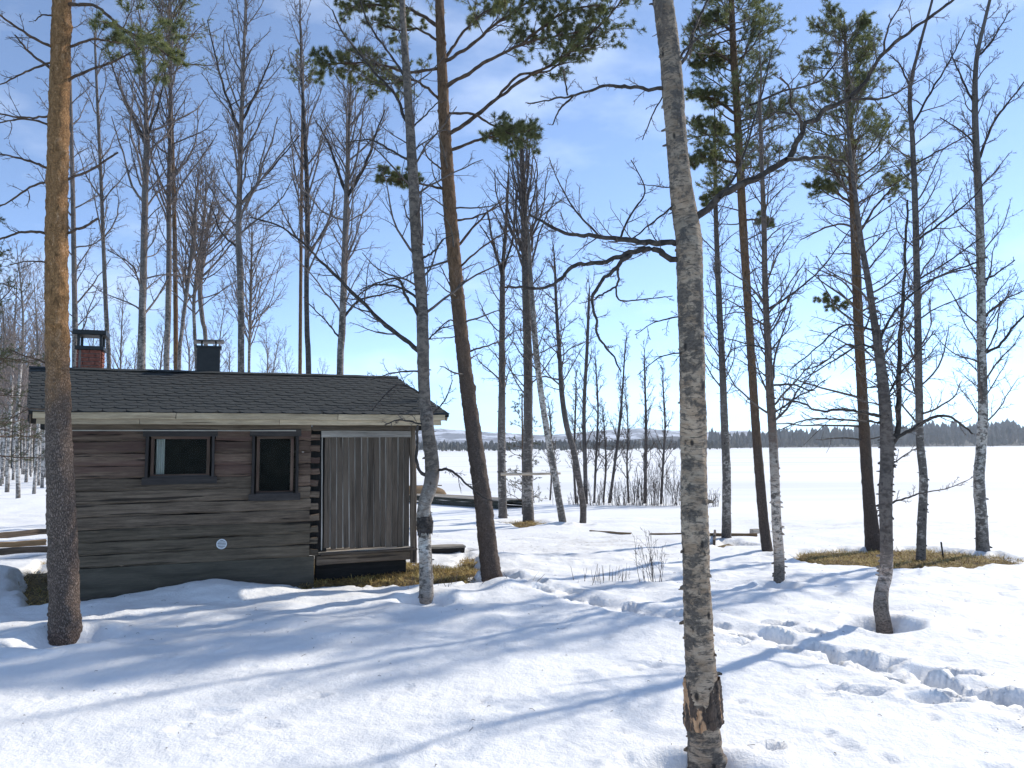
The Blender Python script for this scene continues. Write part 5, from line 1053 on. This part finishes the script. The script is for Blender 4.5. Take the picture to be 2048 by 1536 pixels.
behind([(283, 740, 17), (285, 620, 15), (288, 500, 14), (290, 400, 13), (293, 280, 11), (291, 200, 7), (285, 90, 5)], 'stout bare birch behind the roof midway between the chimneys', 21, 203, crown=[CB(40, 420, L=.16), CB(14, 640, 430, L=.13, ang=.9, up=.03)], limbs=[([(293, 290), (260, 220), (230, 150), (215, 90)], 6, 2, .4, 16), ([(293, 280), (320, 200), (335, 120)], 6, 2, -.4, 16), ([(285, 590), (270, 540), (250, 520), (215, 500)], 4, 2, .4, 8)])
behind([(333, 740, 12), (336, 640, 12), (338, 520, 11), (338, 400, 10), (340, 280, 8), (342, 160, 6), (343, 60, 4)], 'bare birch behind the roof left of the black chimney, nearer stem', 22, 204, crown=[CB(44, 460, L=.15)])
behind([(358, 738, 8), (364, 660, 8), (374, 580, 8), (384, 500, 7), (390, 420, 5)], 'curving thin tree bending right towards the black chimney', 23, 205, crown=[CB(30, 620, L=.2)], ext=2)
behind([(393, 738, 7), (390, 680, 7), (388, 600, 7), (398, 520, 8), (408, 440, 6), (412, 380, 4)], 'twisted bushy alder directly behind the black chimney', 25, 206, crown=[CB(34, 640, L=.20, ang=.8, up=.06, n2=6, n3=5)], ext=1)
behind([(412, 700, 9), (405, 640, 9), (400, 580, 10), (408, 500, 8), (420, 430, 6)], 'forked alder stem rising from behind the black chimney cap', 27, 207, crown=[CB(26, 560, L=.22, ang=.8, n2=6, n3=5)], ext=1)
behind([(482, 742, 14), (482, 640, 13), (480, 540, 14), (477, 470, 12), (479, 380, 11), (482, 270, 9), (486, 150, 7), (490, 40, 5)], 'tall straight birch with wide fan crown right of the black chimney', 20, 208, crown=[CB(44, 480, L=.16, ang=.6, Lmax=3.6)], limbs=[([(480, 270), (450, 180), (430, 110), (415, 40)], 6, 2, .4, 18), ([(482, 250), (520, 170), (548, 100)], 6, 2, -.4, 18), ([(482, 410), (540, 340), (600, 270)], 5, 2, .4, 16), ([(478, 500), (440, 460), (420, 400)], 5, 2, .5, 14)])
behind([(498, 742, 6), (500, 660, 6), (502, 560, 5), (504, 480, 3)], 'small bushy birch behind the tall straight birch', 26, 209, crown=[CB(40, 700, L=.26, ang=.75, up=.08)], ext=.8, twig_mat=M_TWIGF)
behind([(617, 746, 12), (614, 660, 11), (613, 560, 10), (615, 460, 11), (613, 340, 9), (607, 220, 7), (602, 100, 5), (600, 20, 3)], 'pale-stemmed birch above the middle of the roof', 21, 210, mat=B_DARK, crown=[CB(46, 560, L=.13, ang=.65)])
behind([(680, 748, 15), (684, 660, 15), (688, 560, 14), (691, 460, 13), (694, 370, 11), (697, 280, 7), (700, 200, 5)], 'dark forked birch behind the right end of the roof', 19, 211, crown=[CB(36, 640, L=.15, ang=.75, up=.06), CB(20, 370, L=.2, ang=.5)], limbs=[([(693, 390), (670, 320), (650, 270), (630, 240)], 7, 2, .3, 16), ([(694, 400), (730, 330), (750, 270), (770, 220)], 8, 2.5, -.3, 18), ([(684, 640), (720, 600), (760, 590), (810, 575)], 6, 2, .3, 12), ([(682, 680), (650, 640), (610, 600)], 4, 2, -.3, 10)])
behind([(352, 740, 10), (350, 500, 9), (345, 300, 8), (340, 150, 7), (338, 40, 6)], 'tall pine with dark needled top above the brick chimney side of the roof', 27, 212, mat=P_RT, kind='pine', name='pine_tree', cat='pine tree', crown=[dict(n=44, y0=170, L=.15, ang=.9, up=.05, needle=12, n2=7, n3=4, Lmax=2.0)], ext=2.5)
behind([(600, 745, 8), (602, 500, 7), (604, 300, 6), (606, 160, 5)], 'slim pine behind the pale-stemmed birch, tufts near its top', 30, 213, mat=P_RT, kind='pine', name='pine_tree', cat='pine tree', crown=[dict(n=18, y0=190, L=.07, ang=.9, up=.05, needle=10, n2=5, n3=3, Lmax=1.0)], ext=1.0)
# spruce at the left edge
tree('spruce_tree', 'dark drooping spruce at the left edge beside the cabin', 'spruce', 'pine', [(-60, 1010, 20), (-62, 800, 16), (-64, 620, 10), (-65, 480, 6)], P_RT, ext=1.5, seed=230, Y=27, S=10, step=.15, needle_mat=M_SPRUCE, crown=[dict(n=60, y0=930, L=.27, ang=1.45, up=.01, needle=14, n2=8, n3=4, Lmax=2.4, taper=.7)])
print('mid trees', round(time.time() - T0, 1), STATS)

# --- the far birch wood on the left: a few whole trees, copied
def copy_tree(o, loc, rz, sc_):
    c = o.copy(); COL.objects.link(c); c.location = loc; c.rotation_euler = (0, 0, rz); c.scale = (sc_,) * 3
    for ch_ in o.children:
        k = ch_.copy(); COL.objects.link(k); k.parent = c
    return c
GF = 'slender birches of the wood at the far left'
LF = 'slender white birch among many in the wood left of the cabin'
protos = []
for k in range(4):
    rng = np.random.default_rng(300 + k); B0 = np.array([0, 0, 0.]); hh = 11 + k
    pts = np.array([(0, 0, -.4, .11), (0, 0, .2, .1), (rng.normal(0, .1), rng.normal(0, .1), hh * .35, .085), (rng.normal(0, .2), rng.normal(0, .2), hh * .7, .055), (rng.normal(0, .3), rng.normal(0, .3), hh, .012)])
    q = resample(pts, 60); root = empty('birch_tree', (0, 0, 0), LF, 'birch tree', GF)
    me, _ = trunk_mesh('trunk', q[:, :3], q[:, 3], B0, 8, 300 + k, 'birch', rough=.8); obj('trunk', me, B_FAR, root)
    tw = Batch(); a, ra = spawn(q[None, :, :3], q[None, :, 3], 34, .32, .98, .18, .6, .10, .08, 7, rng, .5, .008, Lmax=2.6); b, rb = spawn(a, ra, 7, .15, 1, .42, .6, .04, .12, 4, rng, .6, .009); c, rc = spawn(b, rb, 6, .15, 1, .5, .6, 0, .16, 3, rng, .7, .008)
    tw.tube(a, ra, 4); tw.spike(b, rb); tw.spike(c, rc); obj('branches', tw.mesh('branches'), M_TWIGF, root); protos.append(root); STATS[0] += sum(map(len, tw.Q)) * 2
rng = np.random.default_rng(77); spots = []
for (x, y) in ((14, 985), (36, 996), (68, 988), (84, 975), (52, 965), (4, 968), (26, 960), (60, 950), (90, 955), (44, 948), (76, 944), (16, 945), (96, 942), (34, 938)):
    p = gpx(x, y); spots.append((p[0], p[1]))
for (x, Y) in ((-20, 44), (-5, 60), (12, 72), (30, 85), (50, 78), (70, 92), (88, 70), (20, 110), (62, 115), (100, 98), (130, 62), (165, 55), (190, 66), (240, 58), (262, 70), (310, 62), (365, 60), (430, 56), (455, 68), (520, 58), (545, 70), (575, 62), (640, 60), (5, 52), (80, 52), (-35, 60)):
    p = at(x, 900, Y); spots.append((p[0], p[1]))
for _ in range(64):
    p = at(rng.uniform(-70, 108), 900, rng.uniform(62, 135)); spots.append((p[0], p[1]))
for i, (x, y) in enumerate(spots):
    z = float(land(x, y)) - .05; s = rng.uniform(.75, 1.15)
    if i < 4: o = protos[i]; o.location = (x, y, z); o.rotation_euler = (0, 0, rng.uniform(0, 6)); o.scale = (s,) * 3
    else: o = copy_tree(protos[i % 4], (x, y, z), rng.uniform(0, 6.28), s)
    if x / y > -0.585: o['label'] = 'distant bare birch showing faintly above the cabin roof'; o['group'] = 'distant birches above the cabin roof'
print('far wood', round(time.time() - T0, 1), STATS)

# ------------------------------------------------------------------ shrubs, stalks, grass
def shrub(name, label, cat, px_, py_, n, hgt, spread, r0, seed, group=None, lean=(0, 0), twigs=True, mat=None, rx=.3):
    rng = np.random.default_rng(seed); b = gpx(px_, py_); b[2] = snow_z(b[0], b[1])[0][0] - .03; K = 7
    d0 = np.stack([rng.normal(lean[0], spread, n), rng.normal(lean[1], spread, n), np.ones(n)], 1); d = norm(d0); ln = hgt * rng.uniform(.45, 1.15, n)
    P = np.empty((n, K, 3)); p = b + np.stack([rng.normal(0, rx, n), rng.normal(0, rx * .6, n), np.zeros(n)], 1); p[:, 2] -= .05; P[:, 0] = p
    for k in range(1, K):
        d = norm(d + rng.normal(0, .05, d.shape) + np.array([0, 0, .03])); p = p + d * (ln / (K - 1))[:, None]; P[:, k] = p
    Rr = r0 * np.linspace(1, .45, K)[None] * rng.uniform(.6, 1.3, (n, 1)); root = empty(name, b, label, cat, group)
    T = Batch(); T.tube(P, Rr, 5); tag(obj('stems', T.mesh('stems', b), mat or M_TWIG, root), kind='stuff')
    if twigs:
        a, ra = spawn(P, Rr, 6, .3, 1, .28, .5, .06, .1, 4, rng, .6, r0 * .4); t2 = Batch(); t2.tube(a, ra, 3); c, rc = spawn(a, ra, 3, .3, 1, .5, .5, .03, .1, 3, rng, .7, r0 * .35); t2.spike(c, rc); tag(obj('twigs', t2.mesh('twigs', b), mat or M_TWIG, root), kind='stuff')
    return root
M_WILLOW = mat_flat('willow_twig', (0.050, 0.034, 0.028))
GS = 'leafless willow shrubs along the shoreline'
for i, (x, y, n, h, sp, lb) in enumerate(((1150, 1013, 12, 1.3, .12, 'low willow shrub at the left end of the shoreline thicket'), (1200, 1014, 16, 1.6, .12, 'willow shrub just right of the dark straight sapling'), (1240, 1014, 14, 1.4, .12, 'willow shrub at the foot of the slanting alder'),
                                          (1285, 1014, 18, 2.3, .08, 'tall willow shrub round the bushy-topped sapling'), (1315, 1015, 18, 2.5, .10, 'tallest willow shrub, right of the bushy-topped sapling'), (1348, 1014, 16, 2.2, .12, 'willow shrub touching the left side of the foreground birch'),
                                          (1385, 1015, 12, 1.8, .12, 'willow shrub hidden mostly by the foreground birch'), (1425, 1016, 9, 1.0, .2, 'small spreading willow shrub just right of the foreground birch'), (1265, 1013, 14, 1.7, .1, 'willow shrub between slanting alder and bushy-topped sapling'), (1060, 1008, 10, 1.2, .2, 'small willow shrub behind the pole birches'))):
    shrub('willow_shrub', lb, 'shrub', x, y, n + 6, h, sp, .013, 400 + i, GS, rx=.38, mat=M_WILLOW)
shrub('dead_stalks', 'low patch of short dead stalks left of the tall stalks', 'stalks', 1222, 1160, 26, .34, .12, .006, 420, twigs=False, rx=.30)
shrub('dead_stalks', 'few short dead stalks at the left of the low stalk patch', 'stalks', 1180, 1166, 8, .30, .2, .005, 421, twigs=False, rx=.12)
shrub('dead_stalks', 'clump of tall thin dead stalks left of the foreground birch', 'stalks', 1310, 1168, 11, .95, .08, .006, 422, lean=(-.12, 0), rx=.12)
shrub('dead_stalks', 'small dry sprigs at the foot of the crooked porch birch', 'stalks', 885, 1172, 8, .3, .4, .004, 423, rx=.25)
shrub('dead_stalks', 'dry sprigs left of the crooked porch birch', 'stalks', 815, 1172, 7, .25, .5, .004, 424, rx=.2)
shrub('dead_twigs', 'bent dry twig lying on the snow by the leaning pine', 'twigs', 1040, 1170, 3, .35, .9, .005, 425, twigs=False, rx=.12)
_sp = gpx(1888, 1112); _sp[2] = -.3
_s2 = at(1882, 1084, _sp[1]); tag(beam_obj('stake', _sp, _s2, .03, .03, W_DARK, ch=.006, seg=4, jit=.003), 'short thin stake poking from the snow by the outer birch', 'stake')
def grass(name, label, poly, n, seed, hl_=(.05, .14)):
    rng = np.random.default_rng(seed); P = np.asarray(poly); lo, hi = P.min(0) - .3, P.max(0) + .3
    x = rng.uniform(lo[0], hi[0], n * 3); y = rng.uniform(lo[1], hi[1], n * 3); m = thaw(x, y); g = soil(x, y); k = (m > .22 + .25 * rng.random(len(m))) & (poly_sd(x, y, P) < .45); g = np.maximum(g, snow_z(x, y)[0]); x, y, g = x[k][:n], y[k][:n], g[k][:n]; n = len(x)
    az = rng.uniform(0, 6.28, n); el = np.clip(rng.normal(.28, .25, n), .02, 1.3); l = rng.uniform(*hl_, n)
    d = np.stack([np.cos(az) * np.cos(el), np.sin(az) * np.cos(el), np.sin(el)], 1); p = np.stack([x, y, g + .004], 1); s = np.stack([-np.sin(az), np.cos(az), 0 * az], 1) * .005
    V = np.stack([p - s, p + s, p + d * l[:, None] * .6 + [0, 0, .01] + s * .7, p + d * l[:, None] * .6 + [0, 0, .01] - s * .7, p + d * l[:, None] + s * 0], 1).reshape(-1, 3); i = np.arange(n)[:, None] * 5
    tone = np.repeat(np.clip(.45 + .7 * N2(x * 1.6, y * 1.6) + rng.normal(0, .22, n), 0, 1), 5)
    return tag(obj(name, mesh_np(name, V, i + [0, 1, 2, 3], i + [3, 2, 4], {'tone': tone}, smooth=False), M_GRASS), label, 'grass', None, 'stuff')
grass('dry_grass', 'flattened yellow-brown grass thawed out before the porch', PATCH_PORCH, 12000, 31)
grass('dry_grass', 'flattened yellow-brown grass under the trees at the right', PATCH_RIGHT, 9000, 32)
grass('dry_grass', 'dark dead grass at the left corner of the cabin', PATCH_LEFT, 2500, 33)
grass('dry_grass', 'strip of dark grass under the pole birches', PATCH_MID, 1500, 34)

# ------------------------------------------------------------------ small things
# pole nailed across the shore birches
pY = gpx(1057, 1044, -.08)[1] - .35
pole = empty('wooden_pole', at(1000, 949, pY + .3), 'pale peeled pole fixed level across the shore birches', 'pole')
_pp = resample(np.array([at(1002, 948.5, pY + .25), at(1060, 948, pY), at(1121, 947, pY - .3)]), 14); _pr = np.linspace(.05, .037, 14)
v, qd = tubes(_pp[None], _pr[None], 10); _o = np.array(pole.location)
obj('pole_stem', mesh_np('pole_stem', v - _o, qd, None, {'grain': np.column_stack([np.repeat(np.linspace(0, 2, 14), 10), v[:, 1], v[:, 2]])}), W_FRESH, pole)
for k in (0, -1):
    c = _pp[k]; dd = norm(_pp[1] - _pp[0]) * (.006 if k else -.006); ringv = v.reshape(14, 10, 3)[k]; V = np.vstack([ringv + dd * .2, c + dd])
    obj('pole_end', mesh_np('pole_end', V - _o, None, [(i, (i + 1) % 10, 10) for i in range(10)], {'grain': V}), W_FRESH, pole)
# jetty section drawn up on the shore
jl, jr = gpx(822, 1008), gpx(1000, 1022); jd = norm(jr - jl); jn = np.array([-jd[1], jd[0], 0]); jL = np.linalg.norm(jr - jl)
zb_ = float(min(jl[2], jr[2]))
jet = empty('jetty', jl, 'grey boat jetty section drawn up on the snow right of the cabin', 'jetty', rz=math.atan2(jd[1], jd[0]))
for k, z in enumerate((.10, .26, .40)):
    beam_obj('side_beam', (-.3, .06 + .01 * k, z), (jL + .1, .06 + .01 * k, z), .09, .135, W_DOCKS, jet, ch=.012, seg=10, jit=.008)
    beam_obj('side_beam', (-.3, 1.5 + .01 * k, z), (jL + .1, 1.5 + .01 * k, z), .09, .135, W_DOCKS, jet, ch=.012, seg=10, jit=.008)
for k in range(7):
    beam_obj('deck_board', (-.35, .03 + k * .235, .50 + .004 * (k % 2)), (jL + .05, .03 + k * .235, .50), .215, .035, W_DOCK, jet, ch=.004, seg=6, jit=.006)
for x in (.2, jL * .5, jL - .15):
    beam_obj('cross_beam', (x, .1, .44), (x, 1.5, .44), .1, .07, W_DOCKS, jet, ch=.008, seg=3, jit=.004)
# upturned rowing boat behind it
bb = gpx(838, 992); bb[2] = float(land(bb[0], bb[1])) + .10
boat = empty('rowing_boat', bb, 'brown upturned rowing boat behind the jetty', 'boat', rz=.28)
nL, nC = 26, 13; u = np.linspace(0, 1, nL); V = []
for a in u:
    wv = .62 * (1 - abs(2 * a - 1) ** 2.6) ** .7 + .012; hv = .52 * (1 - abs(2 * a - 1) ** 3.0) ** .6 + .03
    for k in range(nC):
        th = math.pi * k / (nC - 1); step_ = .018 * ((k * 1.0) % 2); V.append(((a - .5) * 3.6, -wv * math.cos(th) * (1 + step_), hv * math.sin(th) ** .8 * (1 + step_)))
idx = np.arange(nL * nC).reshape(nL, nC); Q = np.stack([idx[:-1, :-1], idx[1:, :-1], idx[1:, 1:], idx[:-1, 1:]], -1).reshape(-1, 4); V = np.array(V)
obj('hull', mesh_np('hull', V, Q, None, {'grain': V}, smooth=False), W_BROWN, boat)
beam_obj('keel', (-1.5, 0, .55), (1.5, 0, .55), .05, .07, W_BROWN, boat, ch=.008, seg=6, jit=.004)
for s in (-1, 1):
    Pg = np.array([V[idx[i, 0 if s < 0 else nC - 1]] for i in range(nL)]); vg, qg = tubes(Pg[None], np.full((1, nL), .025), 6); obj('gunwale', mesh_np('gunwale', vg, qg, None, {'grain': vg}), W_BROWN, boat)
# timber frame (old sandbox kerb) half buried in the snow
f0, f1 = gpx(1428, 1086), gpx(1514, 1072); f2 = gpx(1300, 1070); f3 = gpx(1180, 1062)
fr_ = empty('timber_edging', f0, 'low weathered timber edging half buried in snow round the slender birch', 'timber edging')
loc_ = lambda p, z: (p[0] - f0[0], p[1] - f0[1], z - f0[2] + land(p[0], p[1]))
beam_obj('frame_board', loc_(f2, -.01), loc_(f1, .02), .06, .11, W_BROWN, fr_, ch=.01, seg=10, jit=.006)
beam_obj('frame_board', loc_(f3, -.02), loc_(gpx(1262, 1068), .0), .06, .07, W_BROWN, fr_, ch=.01, seg=6, jit=.006)
beam_obj('frame_board', loc_(f0, -.02), loc_(gpx(1430, 1068), .02), .06, .20, W_BOARD, fr_, ch=.01, seg=5, jit=.005)
beam_obj('frame_board', loc_(gpx(1440, 1078), -.03), loc_(gpx(1530, 1079), -.03), .06, .08, W_BROWN, fr_, ch=.01, seg=5, jit=.005)
beam_obj('corner_block', loc_(gpx(1503, 1070), .09), loc_(gpx(1517, 1069), .09), .14, .12, W_DOCK, fr_, ch=.012, seg=2, jit=.004)
# squared timbers stacked at the left of the cabin
GT = 'squared timbers at the left of the cabin'
for (xa, ya, xb, yb, z, mt, lb) in ((-80, 1078, 98, 1062, .30, W_BOARD, 'upper dark squared timber left of the cabin'), (-90, 1108, 100, 1098, .14, W_BOARD, 'lower dark squared timber left of the cabin'), (-80, 1095, 92, 1084, .17, W_BROWN, 'sunlit brown timber between two dark timbers left of the cabin')):
    a, b = gpx(xa, ya, z), gpx(xb, yb, z); tag(beam_obj('timber', a, b, .16, .13, mt, ch=.014, seg=8, jit=.008), lb, 'timber', GT)
# plank step right of the porch
_st = empty('plank_step', gpx(890, 1108), 'low plank step in the thawed grass right of the porch', 'step', rz=.25)
for k in range(3): beam_obj('tread', (-.35, k * .13, .15), (.45, k * .13, .15), .12, .035, W_DOCK, _st, ch=.004, seg=4, jit=.004)
beam_obj('riser', (-.33, -.04, .05), (.43, -.04, .05), .04, .16, W_DARK, _st, ch=.004, seg=4, jit=.003)
# twigs and bark litter on the snow
rng = np.random.default_rng(91); n = 420; x = rng.uniform(-7, 9, n); y = rng.uniform(5, 22, n); z, m = snow_z(x, y); k = m < .1; x, y, z = x[k], y[k], z[k]; n = len(x)
az = rng.uniform(0, 6.28, n); l = rng.uniform(.005, .02, n) * np.where(rng.random(n) < .1, 2.5, 1); P = np.stack([np.stack([x, y, z + .004], 1), np.stack([x + l * np.cos(az), y + l * np.sin(az), z + .012], 1), np.stack([x + 2 * l * np.cos(az + .2), y + 2 * l * np.sin(az + .2), z + .006], 1)], 1)
B = Batch(); B.tube(P, np.full((n, 3), .0025), 3); tag(obj('twig_litter', B.mesh('twig_litter'), M_TWIG), 'tiny fallen twigs scattered over the snow', 'twigs', None, 'stuff')
print('done', round(time.time() - T0, 1), 'tree tris', STATS[0])
